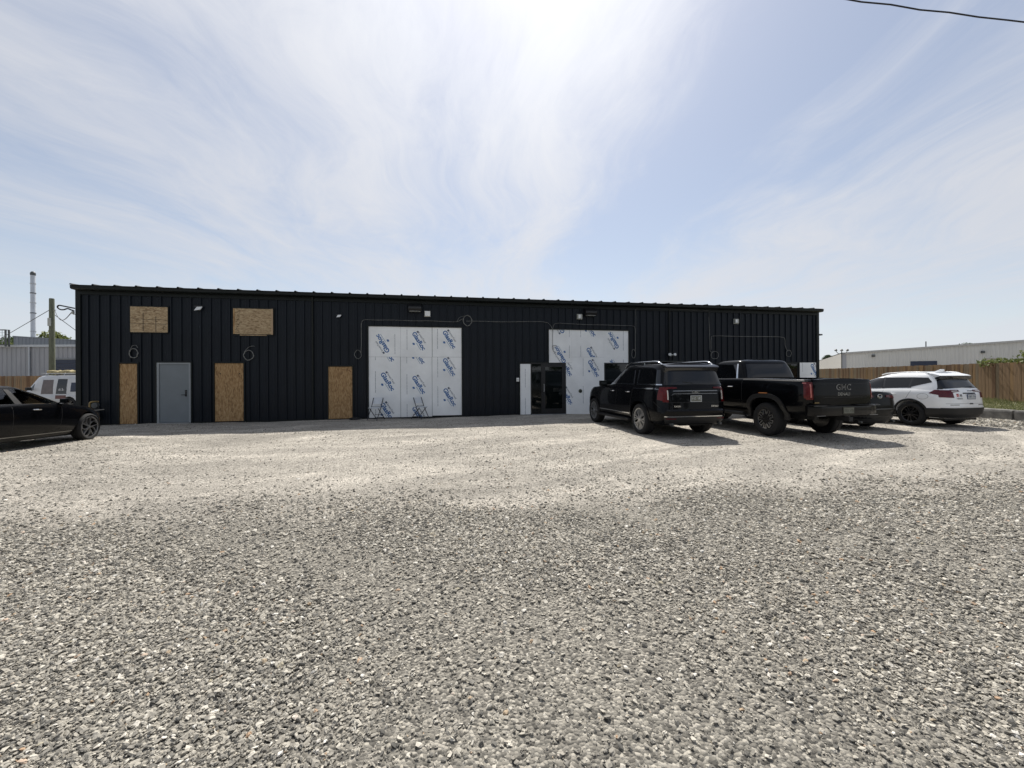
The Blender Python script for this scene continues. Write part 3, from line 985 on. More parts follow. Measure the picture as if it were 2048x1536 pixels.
def tilted_flood(u, v, s, label):
    r = empty('flood_light', wl(u, v, -0.03), BANG)
    tag(r, label, 'flood light', 'small wall lights along the eave')
    MB().box(-.05 * s, .05 * s, -0.06, 0.0, -.05 * s, .05 * s).build('bracket', M_BLACKM, r)
    h = MB()
    P = [(-.11 * s, -.075 * s), (.07 * s, -.04 * s), (.12 * s, .07 * s), (-.05 * s, .06 * s)]
    h.prism(P, -0.10, -0.06, lambda a, b, d: (a, d + b * .4, b))
    h.build('lamp_head', M_LAMPW, r)
    MB().box(-.14 * s, .14 * s, -0.068, -0.055, .055 * s, .105 * s).build('hood', M_BLACKM, r)


tilted_flood(3.66, 4.005, 1.0, 'tilted white flood light between the two small OSB windows')
tilted_flood(8.29, 3.85, 0.7, 'small white flood light high above the rightmost OSB door sheet')


def box_light(u, v, mat, label):
    r = empty('box_light', wl(u, v, -0.03), BANG)
    tag(r, label, 'wall light', 'small wall lights along the eave')
    MB().cbox(-.10, .10, -.10, 0.0, -.10, .10, .012).build('housing', mat, r)
    MB().box(-.07, .02, -.106, -.100, -.07, .075).build('lens', M_LAMPW, r)
    MB().box(-.115, .115, -.03, .004, -.115, .115).build('back_plate', M_LAMPG, r)


box_light(11.52, 4.02, M_LAMPW, 'square white wall light above the large sheathed garage opening')
box_light(17.74, 4.05, M_LAMPG, 'pale square wall light above the glass entrance door')
box_light(25.2, 4.015, M_LAMPG, 'pale square wall light high on the wall above the pickup')


def wall_pack(u, v, label):
    r = empty('wall_pack_light', wl(u, v, -0.03), BANG)
    tag(r, label, 'wall light', 'black wall pack lights')
    h = MB()
    P = [(0, -.14), (0, .16), (-.12, .16), (-.26, .02), (-.26, -.05), (-.20, -.14)]
    h.prism(P, -.24, .24, lambda a, b, d: (d, a, b))
    h.build('housing', M_BLACKM, r)
    MB().box(-.20, .20, -.245, -.05, -.152, -.141).build('lens', M_LAMPG, r)


wall_pack(11.05, 4.23, 'black wall pack light under the eave above the garage opening')
wall_pack(18.18, 4.24, 'black wall pack light under the eave above the entrance')
r = empty('twin_flood_light', wl(21.93, 2.48, -0.03), BANG)
tag(r, 'small twin-headed white flood light on the wall above the black SUV', 'flood light')
MB().box(-.05, .05, -.05, 0, -.05, .05).build('base', M_LAMPG, r)
for s in (-1, 1):
    h = MB().lathe([(0.0, -.20), (.055, -.19), (.06, -.13), (.03, -.08), (.02, -.05)], 14, 'Y', (s * .12, 0, .01))
    h.tube([(0, -.04, 0), (s * .12, -.07, .01)], .014, 6)
    h.build('lamp_head', M_LAMPW, r)
sw = empty('switch_box', wl(15.09, 1.44, -0.03), BANG)
tag(sw, 'small white switch box on the dark wall beside the narrow sheathing strip', 'switch box')
MB().cbox(-.055, .055, -.045, 0, -.075, .075, .008).build('box', M_LAMPW, sw)
MB().box(-.02, .02, -.05, -.045, -.03, .03).build('rocker', M_LAMPG, sw)
dot = empty('door_button', wl(17.77, 0.95, -0.02), BANG)
tag(dot, 'round dark push button on the white sheathing right of the glass door', 'button')
MB().lathe([(0.0, -.05), (.05, -.045), (.075, -.02), (.08, 0)], 20, 'Y').build('housing', pm('dark_olive_plastic', (0.05, 0.055, 0.035), 0.5), dot)
MB().lathe([(0.0, -.06), (.03, -.058), (.03, -.044)], 14, 'Y').build('push_pad', M_BLACKM, dot)
sp = MB().tube([(7.37, -.065, .05), (7.37, -.065, 4.45), (7.37, -.12, 4.55)], .032, 8)
sp.box(7.33, 7.41, -.035, -.02, 1.2, 1.24).box(7.33, 7.41, -.035, -.02, 3.2, 3.24)
dn = sp.build('downspout', M_TRIM, None, 40, BL, (0, 0, BANG))
tag(dn, 'thin black downspout running down the wall left of the third OSB door', 'downspout')
sp = MB().tube([(21.87, -.05, .05), (21.87, -.05, 4.40), (21.87, -.10, 4.55)], .025, 8)
dn = sp.build('downspout', M_TRIM, None, 40, BL, (0, 0, BANG))
tag(dn, 'thin black downspout on the wall behind the black SUV', 'downspout')


def spline(pts, n=10):
    P = [Vector(p) for p in pts]
    o = []
    for i in range(len(P) - 1):
        p0, p1, p2, p3 = P[max(i - 1, 0)], P[i], P[i + 1], P[min(i + 2, len(P) - 1)]
        for k in range(n):
            t = k / n
            o.append(0.5 * ((2 * p1) + (p2 - p0) * t + (2 * p0 - 5 * p1 + 4 * p2 - p3) * t * t + (3 * p1 - p0 - 3 * p2 + p3) * t ** 3))
    o.append(P[-1])
    return o


def cable(pts, label, r=0.0095, y=-0.06, n=6, mat=None):
    mb = MB()
    for run in pts:
        mb.tube(spline([(u, y - (0.012 * (i % 2)), v) for i, (u, v) in enumerate(run)], n), r, 6)
    o = mb.build('armoured_cable', mat or M_CABLE, None, 60, BL, (0, 0, BANG))
    tag(o, label, 'cable', 'loose armoured cables on the wall')


def ring(u, v, ru, rv, turns=1.0, start=90, wob=0.02):
    n = int(14 * turns)
    return [(u + (ru + wob * math.sin(i * 2.1)) * math.cos(rad(start + 360 * turns * i / n)), v + (rv + wob * math.cos(i * 1.7)) * math.sin(rad(start + 360 * turns * i / n))) for i in range(n + 1)]


cable([ring(1.67, 2.43, .125, .16, 2.2, 100, .012), [(1.58, 2.56), (1.64, 2.68), (1.74, 2.70), (1.80, 2.62)]], 'coil of grey cable hanging above the narrow leftmost OSB door')
cable([[(5.42, 2.70), (5.36, 2.71), (5.22, 2.66), (5.10, 2.50)] + ring(5.23, 2.38, .16, .17, 2.0, 150, .012)], 'coil of grey cable hanging below the second OSB window')
cable([[(9.07, 3.60), (9.075, 2.9), (9.06, 2.55)] + ring(8.95, 2.43, .12, .16, 1.1, 0, .008)[1:], [(9.074, 3.40), (9.10, 3.66), (9.22, 3.74), (9.6, 3.735), (10.2, 3.75), (11.0, 3.735), (11.6, 3.752), (12.3, 3.73), (12.66, 3.745), (12.78, 3.80)] + ring(13.07, 3.79, .17, .20, 2.1, 160, .015),
       [(12.66, 3.74), (12.75, 3.9), (12.95, 3.97)]], 'grey cable running above the large garage opening with loops at both ends')
cable([[(13.02, 3.77), (13.6, 3.775), (14.4, 3.77), (15.2, 3.79), (15.9, 3.81), (16.2, 3.80), (16.42, 3.73), (16.55, 3.5), (16.56, 3.2), (16.55, 2.85), (16.56, 2.7), (16.63, 2.58), (16.72, 2.56)], ring(16.66, 2.72, .08, .14, .6, 40)],
      'grey cable sweeping down onto the white boards left of the entrance', y=-0.06)
cable([[(16.57, 3.40), (16.60, 3.66), (16.76, 3.757), (17.3, 3.75), (18.0, 3.73), (18.8, 3.73), (19.6, 3.72), (20.1, 3.715), (20.24, 3.63), (20.25, 3.3), (20.25, 2.9), (20.25, 2.68)] + ring(20.17, 2.52, .085, .19, 1.2, 30, .006)],
      'grey cable above the entrance boards ending in a narrow loop at their right', y=-0.06)
cable([[(20.28, 3.4), (20.283, 4.0), (20.283, 4.40), (20.42, 4.49), (21.2, 4.49), (22.2, 4.48), (23.0, 4.475), (23.67, 4.46), (23.82, 4.41), (23.83, 4.2)]], 'dark thin cable high under the eave above the black SUV', r=0.009,
      mat=pm('dark_cable', (0.10, 0.10, 0.10), 0.5))
cable([[(23.82, 4.2), (23.84, 3.4), (23.86, 2.7)] + ring(24.10, 2.48, .19, .17, 1.15, 130, .01), [(23.915, 2.72), (23.916, 3.20), (24.04, 3.335), (24.8, 3.34), (25.7, 3.335), (26.7, 3.345), (27.58, 3.34), (27.77, 3.25), (27.80, 3.0), (27.85, 2.80)] + ring(27.99, 2.58, .14, .15, 1.1, 120, .01)],
      'grey cable looping across the wall above the black pickup', r=0.010)


# ------------------------------------------------------------------ vehicles
class Shell:
    """car body piece built from rounded plan outlines stacked in height.
    levels: (t, xr, xf, w, nr, nf); z = zb(x) + t*(top(x)-zb(x))"""
    N = 44

    def __init__(self, levels, zb, top, crown=0.02):
        self.L = levels
        self.zb = zb if callable(zb) else (lambda x: zb)
        self.top = top if callable(top) else (lambda x: top)
        self.crown = crown

    def lev(self, t):
        L = self.L
        if t <= L[0][0]:
            return L[0][1:]
        for a, b in zip(L, L[1:]):
            if t <= b[0]:
                k = (t - a[0]) / (b[0] - a[0])
                return tuple(p + (q - p) * k for p, q in zip(a[1:], b[1:]))
        return L[-1][1:]

    @staticmethod
    def oy(x, xr, xf, w, nr, nf):
        xc, hl = (xr + xf) / 2, (xf - xr) / 2
        q = min(1, abs((x - xc) / hl))
        n = nf if x > xc else nr
        return w * max(0.0, 1 - q ** n) ** (1 / n)

    def z(self, x, t):
        return self.zb(x) + t * (self.top(x) - self.zb(x))

    def tz(self, x, z):
        return (z - self.zb(x)) / (self.top(x) - self.zb(x))

    def Y(self, x, z):
        return self.oy(x, *self.lev(self.tz(x, z)))

    def X(self, y, z, front):
        x = None
        for _ in range(3):
            xx = x if x is not None else (self.L[0][2] if front else self.L[0][1])
            xr, xf, w, nr, nf = self.lev(self.tz(xx, z))
            xc, hl = (xr + xf) / 2, (xf - xr) / 2
            n = nf if front else nr
            dx = 0.10 if n >= 7 else 0.20
            yc = max(-1, min(1, y / (w * (1 - (1 - dx / hl) ** n) ** (1 / n)))) * w * (1 - (1 - dx / hl) ** n) ** (1 / n)
            k = max(0.0, 1 - min(1, abs(yc) / w) ** n) ** (1 / n)
            x = xc + hl * k if front else xc - hl * k
        self.yc = yc
        return x

    def XY(self, y, z, front):
        x = self.X(y, z, front)
        return x, self.yc

    def clampx(self, x, z):
        xr, xf, w, nr, nf = self.lev(self.tz(x, z))
        return max(xr + (0.07 if nr >= 7 else 0.16), min(xf - (0.07 if nf >= 7 else 0.16), x))

    def mb(self):
        N = self.N
        m = MB()
        rings = []
        for lv in self.L:
            t, xr, xf, w, nr, nf = lv
            xc, hl = (xr + xf) / 2, (xf - xr) / 2
            half = []
            for i in range(N + 1):
                x = xc + hl * math.cos(math.pi * i / N)
                y = 0.0 if i in (0, N) else self.oy(x, xr, xf, w, nr, nf)
                half.append((x, y, self.z(x, t)))
            rg = half + [(x, -y, z) for x, y, z in half[N - 1:0:-1]]
            rings.append([len(m.v) + i for i in range(len(rg))])
            m.v.extend(rg)
        M = 2 * N
        for a, b in zip(rings, rings[1:]):
            for i in range(M):
                m.f.append((a[i], a[(i + 1) % M], b[(i + 1) % M], b[i]))
        S = (0.8, 0.5, 0.0, -0.5, -0.8)
        for rg, sgn, cr in ((rings[0], -1, 0.0), (rings[-1], 1, self.crown)):
            rows = []
            for i in range(1, N):
                p = m.v[rg[i]]
                row = [rg[i]]
                for s in S:
                    row.append(len(m.v))
                    m.v.append((p[0], p[1] * s, p[2] + cr * (1 - s * s)))
                row.append(rg[M - i])
                rows.append(row)
            for ra, rb in zip(rows, rows[1:]):
                for k in range(len(ra) - 1):
                    f = (ra[k], ra[k + 1], rb[k + 1], rb[k])
                    m.f.append(f if sgn > 0 else f[::-1])
            for row, tip, flip in ((rows[0], rg[0], False), (rows[-1], rg[N], True)):
                for k in range(len(row) - 1):
                    f = (tip, row[k + 1], row[k]) if not flip else (tip, row[k], row[k + 1])
                    m.f.append(f if sgn > 0 else f[::-1])
        return m

    def side(self, quad, s, off=0.004, nx=8, nz=4, th=0.02, mb=None):
        """curved pane on the flank: quad (rear-bottom, front-bottom, front-top, rear-top) in (x, z)"""
        (ax, az), (bx, bz), (cx, cz), (dx, dz) = quad

        def fn(a, b):
            x = (ax * (1 - a) + bx * a) * (1 - b) + (dx * (1 - a) + cx * a) * b
            z = (az * (1 - a) + bz * a) * (1 - b) + (dz * (1 - a) + cz * a) * b
            return x, z
        nx, nz = (nx * 2 if nx >= 4 else nx), (nz * 2 if nz >= 3 else nz)

        def pt(a, b, d):
            x, z = fn(a, b)
            x = self.clampx(x, z)
            return (x, s * (self.Y(x, z) + off - d), z)
        return self._grid(pt, nx, nz, th, mb)

    def end(self, quad, front=False, off=0.004, nx=8, nz=4, th=0.02, mb=None):
        """curved pane on the rear or front: quad in (y, z)"""
        (ay, az), (by, bz), (cy, cz), (dy, dz) = quad
        sg = 1 if front else -1

        def fn(a, b):
            y = (ay * (1 - a) + by * a) * (1 - b) + (dy * (1 - a) + cy * a) * b
            z = (az * (1 - a) + bz * a) * (1 - b) + (dz * (1 - a) + cz * a) * b
            return y, z
        nx, nz = (nx * 2 if nx >= 4 else nx), (nz * 2 if nz >= 3 else nz)

        def pt(a, b, d):
            y, z = fn(a, b)
            x, yc = self.XY(y, z, front)
            return (x + sg * (off - d), yc * (1 + 0.6 * (off - d)), z)
        return self._grid(pt, nx, nz, th, mb)

    @staticmethod
    def _grid(S, nx, nz, th, mb):
        m = mb or MB()
        base = len(m.v)
        for d in (0.0, th):
            for j in range(nz + 1):
                for i in range(nx + 1):
                    m.v.append(S(i / nx, j / nz, d))
        k = (nx + 1) * (nz + 1)

        def q(i, j, l):
            return base + l * k + j * (nx + 1) + i
        for j in range(nz):
            for i in range(nx):
                m.f.append((q(i, j, 0), q(i + 1, j, 0), q(i + 1, j + 1, 0), q(i, j + 1, 0)))
                m.f.append((q(i, j, 1), q(i, j + 1, 1), q(i + 1, j + 1, 1), q(i + 1, j, 1)))
        for i in range(nx):
            m.f.append((q(i, 0, 0), q(i, 0, 1), q(i + 1, 0, 1), q(i + 1, 0, 0)))
            m.f.append((q(i, nz, 0), q(i + 1, nz, 0), q(i + 1, nz, 1), q(i, nz, 1)))
        for j in range(nz):
            m.f.append((q(0, j, 0), q(0, j + 1, 0), q(0, j + 1, 1), q(0, j, 1)))
            m.f.append((q(nx, j, 0), q(nx, j, 1), q(nx, j + 1, 1), q(nx, j + 1, 0)))
        return m


def boolean_cut(me, cutters):
    ob = bpy.data.objects.new('tmp', me)
    col.objects.link(ob)
    tmp = []
    for c in cutters:
        cm = c.mesh('cut', M_PLAST)
        b = bmesh.new()
        b.from_mesh(cm)
        bmesh.ops.recalc_face_normals(b, faces=b.faces[:])
        b.to_mesh(cm)
        b.free()
        co = bpy.data.objects.new('cut', cm)
        col.objects.link(co)
        tmp.append(co)
        md = ob.modifiers.new('b', 'BOOLEAN')
        md.operation = 'DIFFERENCE'
        md.solver = 'EXACT'
        md.object = co
    bpy.context.view_layer.update()
    out = bpy.data.meshes.new_from_object(ob.evaluated_get(bpy.context.evaluated_depsgraph_get()))
    for co in tmp:
        d = co.data
        bpy.data.objects.remove(co)
        bpy.data.meshes.remove(d)
    bpy.data.objects.remove(ob)
    bm = bmesh.new()
    bm.from_mesh(out)
    bmesh.ops.recalc_face_normals(bm, faces=bm.faces[:])
    for e in bm.edges:
        e.smooth = (len(e.link_faces) == 2 and e.calc_face_angle(0.0) < rad(38))
    for f in bm.faces:
        f.smooth = True
    bm.to_mesh(out)
    bm.free()
    return out


def arch_cut(ax, hw, ra, rw, square=0.0, depth=0.36):
    """two wheel-well cutters for one axle"""
    res = []
    for s in (-1, 1):
        pts = []
        n = 22
        for i in range(n + 1):
            a = math.pi * i / n
            c, si = math.cos(a), math.sin(a)
            if square:
                e = 2 / (2 + square)
                c = math.copysign(abs(c) ** e, c)
                si = si ** e
            pts.append((ax + ra * c, rw + ra * si))
        pts += [(ax - ra, 0.0), (ax + ra, 0.0)]
        m = MB()
        m.prism(pts, s * (hw - depth), s * (hw + 0.3), lambda a, b, d: (a, d, b))
        res.append(m)
    return res


def arch_trim(sh, ax, ra, rw, wdt, s, off=0.012, square=0.0, th=0.03, low=None):
    """moulding that follows the wheel arch on the flank"""
    m = MB()
    n = 24
    st = []
    for i in range(n + 1):
        a = math.pi * i / n
        c, si = math.cos(a), math.sin(a)
        if square:
            e = 2 / (2 + square)
            c = math.copysign(abs(c) ** e, c)
            si = si ** e
        st.append((c, si))
    lo = low if low is not None else rw
    path = [(1.0, (lo - rw) / ra)] + st + [(-1.0, (lo - rw) / ra)] if lo < rw else st
    base = len(m.v)
    for c, si in path:
        for r in (ra - 0.006, ra + wdt):
            x, z = ax + r * c, rw + (r * si if si >= 0 else ra * si)
            y = sh.Y(x, max(z, sh.zb(x) + 0.01))
            m.v.append((x, s * (y + off), z))
            m.v.append((x, s * (y + off - th), z))
    for i in range(len(path) - 1):
        a = base + 4 * i
        b = a + 4
        m.f += [(a, b, b + 2, a + 2), (a + 1, a + 3, b + 3, b + 1), (a, a + 1, b + 1, b), (a + 2, b + 2, b + 3, a + 3)]
    m.f += [(base, base + 2, base + 3, base + 1)]
    e = base + 4 * (len(path) - 1)
    m.f += [(e, e + 1, e + 3, e + 2)]
    return m


_wheel = {}


def wheel_meshes(kind, Rt, rr, wd):
    key = (kind, Rt, rr, wd)
    if key in _wheel:
        return _wheel[key]
    h = wd / 2
    t = MB()
    t.lathe([(rr - .01, -h + .02), (rr + .01, -h + .004), (rr + (Rt - rr) * .55, -h - .006), (Rt * .965, -h + .012), (Rt * .99, -h + .03), (Rt, -h + .05), (Rt, -.012), (Rt - .008, -.008), (Rt - .008, .008), (Rt, .012),
             (Rt, h - .05), (Rt * .99, h - .03), (Rt * .965, h - .012), (rr + (Rt - rr) * .55, h + .006), (rr + .01, h - .004), (rr - .01, h - .02)], 48, 'Y', closed=True)
    # tread blocks round the shoulders
    for k in range(56):
        a = 2 * math.pi * k / 56
        for sy in (-1, 1):
            c, s = math.cos(a), math.sin(a)
            w2 = 0.011
            P = []
            for (r, y) in ((Rt * .955, h - .006), (Rt + .003, h - .045), (Rt - .006, h - .05), (Rt * .955, h - .02)):
                for q in (-w2, w2):
                    P.append((r * c - q * s, sy * y, r * s + q * c))
            t.add(P, [(0, 1, 3, 2), (2, 3, 5, 4), (4, 5, 7, 6), (6, 7, 1, 0), (0, 2, 4, 6), (1, 7, 5, 3)])
    tyre = t.mesh('tyre', M_RUBBER, 40)
    d = MB()
    d.lathe([(rr, -h + .02), (rr, h - .03), (rr - .012, h - .012), (rr - .022, h - .02), (rr - .03, h - .09), (rr - .03, -h + .06), (0.001, -h + .05), (0.001, -h + .02)], 40, 'Y', closed=True)
    d.lathe([(0.0, h - .10), (.15, h - .105), (.16, -h + .06), (0.0, -h + .06)], 28, 'Y')
    silver = MB()

    def bar(r0, a0, r1, a1, w0, w1, y0=h - .055, y1=h - .018, mb=None):
        mb = mb or silver
        p0 = Vector((r0 * math.cos(a0), 0, r0 * math.sin(a0)))
        p1 = Vector((r1 * math.cos(a1), 0, r1 * math.sin(a1)))
        dr = (p1 - p0).normalized()
        nn = Vector((-dr.z, 0, dr.x))
        poly = [p0 + nn * w0, p0 - nn * w0, p1 - nn * w1, p1 + nn * w1]
        V = [(p.x, y0, p.z) for p in poly] + [(p.x, y1, p.z) for p in poly]
        mb.add(V, [(0, 3, 2, 1), (4, 5, 6, 7), (0, 1, 5, 4), (1, 2, 6, 5), (2, 3, 7, 6), (3, 0, 4, 7)])
    ro = rr - .012
    tau = 2 * math.pi
    if kind == 'lattice':
        for k in range(6):
            a = tau * k / 6 + .2
            for s in (-1, 1):
                bar(.055, a + s * .25, ro, a + s * .13, .013, .011)
                bar(ro * .52, a + s * .155, ro, a + s * .40, .010, .010)
        silver.lathe([(ro + .008, h - .03), (ro + .008, h - .012), (ro - .014, h - .016), (ro - .014, h - .03)], 40, 'Y', closed=True)
        silver.lathe([(0.0, h - .012), (.055, h - .016), (.06, h - .06), (0.0, h - .06)], 20, 'Y')
    elif kind == 'lobes':
        n = 9
        ri = rr * .50
        for k in range(n):
            a = tau * k / n + .35
            da = tau / n
            bar(ri, a - da * .36, ro, a - da * .23, .007, .010)
            bar(ri, a + da * .36, ro, a + da * .23, .007, .010)
            bar(ro - .010, a - da * .25, ro - .010, a + da * .25, .010, .010)
            bar(ri, a + da * .36, ri, a + da * .64, .007, .007)
            bar(.06, a, ro, a, .030, .035, h - .075, h - .026, d)
        d.lathe([(0.0, h - .018), (.075, h - .02), (.09, h - .08), (0.0, h - .08)], 24, 'Y')
    elif kind == 'swirl':
        for k in range(5):
            a = tau * k / 5 + .3
            pr = [(.03, 0.0), (.09, .10), (.15, .34), (ro - .015, .62)]
            for (r0, b0), (r1, b1) in zip(pr, pr[1:]):
                bar(r0, a + b0, r1, a + b1, .007, .007)
            bar(.05, a + .0, ro, a - .12, .006, .007)
            bar(ro - .014, a + .60, ro - .006, a + .95, .010, .004)
            bar(.04, a + .05, ro, a + .12, .022, .03, h - .075, h - .045, d)
        silver.lathe([(0.0, h - .014), (.028, h - .016), (.032, h - .05), (0.0, h - .05)], 16, 'Y')
        silver.lathe([(rr + .004, h - .02), (rr + .004, h - .010), (rr - .010, h - .014), (rr - .010, h - .02)], 40, 'Y', closed=True)
    else:
        for k in range(10):
            a = tau * k / 10
            s = .10 if k % 2 else -.10
            bar(.05, a, ro, a + s, .016, .018, h - .07, h - .02, d)
        d.lathe([(0.0, h - .012), (.05, h - .016), (.06, h - .07), (0.0, h - .07)], 18, 'Y')
        for k in range(5):
            a = tau * k / 5 + .3
            silver.lathe([(0.0, h - .018), (.009, h - .019), (.009, h - .03)], 6, 'Y', (.035 * math.cos(a), 0, .035 * math.sin(a)))
    res = (tyre, d.mesh('wheel_disc', M_DALLOY, 35), silver.mesh('rim', M_ALLOY, 35))
    _wheel[key] = res
    return res


def add_wheels(car, kind, Rt, rr, wd, wb, tr, ax0=0.0, names=True):
    ty, dk, sv = wheel_meshes(kind, Rt, rr, wd)
    for ax in (ax0, ax0 + wb):
        for s in (1, -1):
            e = empty('wheel', (ax, s * (tr - wd / 2), Rt - .008), 0 if s > 0 else math.pi, car)
            e.rotation_euler = (0, rng.uniform(0, 1.2), 0 if s > 0 else math.pi)
            link('tyre', ty, e)
            link('wheel_disc', dk, e)
            link('rim', sv, e)


def mirror_part(car, x, y, z, s, mat=M_BLACKP, k=1.0):
    m = MB()
    m.cbox(x - .07 * k, x + .07 * k, s * y, s * (y + .22 * k), z, z + .17 * k, .03 * k) if s > 0 else m.cbox(x - .07 * k, x + .07 * k, s * (y + .22 * k), s * y, z, z + .17 * k, .03 * k)
    m.tube([(x + .02, s * (y - .10), z - .01), (x + .02, s * (y + .04), z + .03)], .025 * k, 8)
    o = m.build('wing_mirror', mat, car, 40)
    g = MB()
    a, b = sorted((s * (y + .02 * k), s * (y + .20 * k)))
    g.box(x - .074 * k, x - .07 * k, a, b, z + .02 * k, z + .15 * k)
    g.build('mirror_glass', M_DGLASS, o)


def handle_part(car, sh, x, z, s, mat, L=.2):
    m = MB()
    y = sh.Y(x, z)
    m.tube(spline([(x - L / 2, s * (y - .01), z), (x - L / 2 + .03, s * (y + .03), z), (x + L / 2 - .03, s * (y + .03), z), (x + L / 2, s * (y - .01), z)], 4), .013, 6)
    m.build('door_handle', mat, car, 50)


def seam(sh, pts, s, wdt=.008, mb=None):
    """shut line drawn as a fine raised gasket"""
    m = mb
    for (x0, z0), (x1, z1) in zip(pts, pts[1:]):
        dx, dz = x1 - x0, z1 - z0
        L = math.hypot(dx, dz) or 1
        nx, nz = -dz / L * wdt / 2, dx / L * wdt / 2
        sh.side([(x0 - nx, z0 - nz), (x1 - nx, z1 - nz), (x1 + nx, z1 + nz), (x0 + nx, z0 + nz)], s, .0015, 6, 1, .01, m)
    return m


def rear_text(car, parent, s, width, x, y, z, mat, bold=.02, name='lettering'):
    vs, fs = text_geo(s, width, bold)
    m = MB()
    n = len(vs)
    V = [(x - .004, y - a, z + b) for a, b in vs]
    m.add(V, fs)
    return m.build(name, mat, parent)


def plate(car, sh, y, z, mat_body, mat_edge, txt=None, x=None):
    xx = (x if x is not None else sh.X(y, z, False)) - .012
    p = MB().cbox(xx - .006, xx, y - .155, y + .155, z - .077, z + .077, .002).build('licence_plate', mat_edge, car)
    MB().box(xx - .0075, xx - .006, y - .14, y + .14, z - .062, z + .062).build('plate_face', mat_body, p)
    c = MB()
    r2 = random.Random(int(abs(y * 1000) + z * 777))
    for k in range(7):
        if k == 3:
            continue
        yy = y + .115 - k * .038
        c.box(xx - .009, xx - .0075, yy - .024, yy - .020 + .0, z - .035, z + .03)
        c.box(xx - .009, xx - .0075, yy - .024, yy, z + (.024 if r2.random() < .6 else -.005), z + (.03 if r2.random() < .6 else .002) + .006)
        if r2.random() < .6:
            c.box(xx - .009, xx - .0075, yy - .004, yy, z - .035, z + .03)
    c.build('plate_characters', mat_edge, p)


HEAD = rad(101.133)


def car_root(name, loc, label, cat='car', head=HEAD, group=None):
    o = empty(name, loc, head)
    tag(o, label, cat, group)
    return o


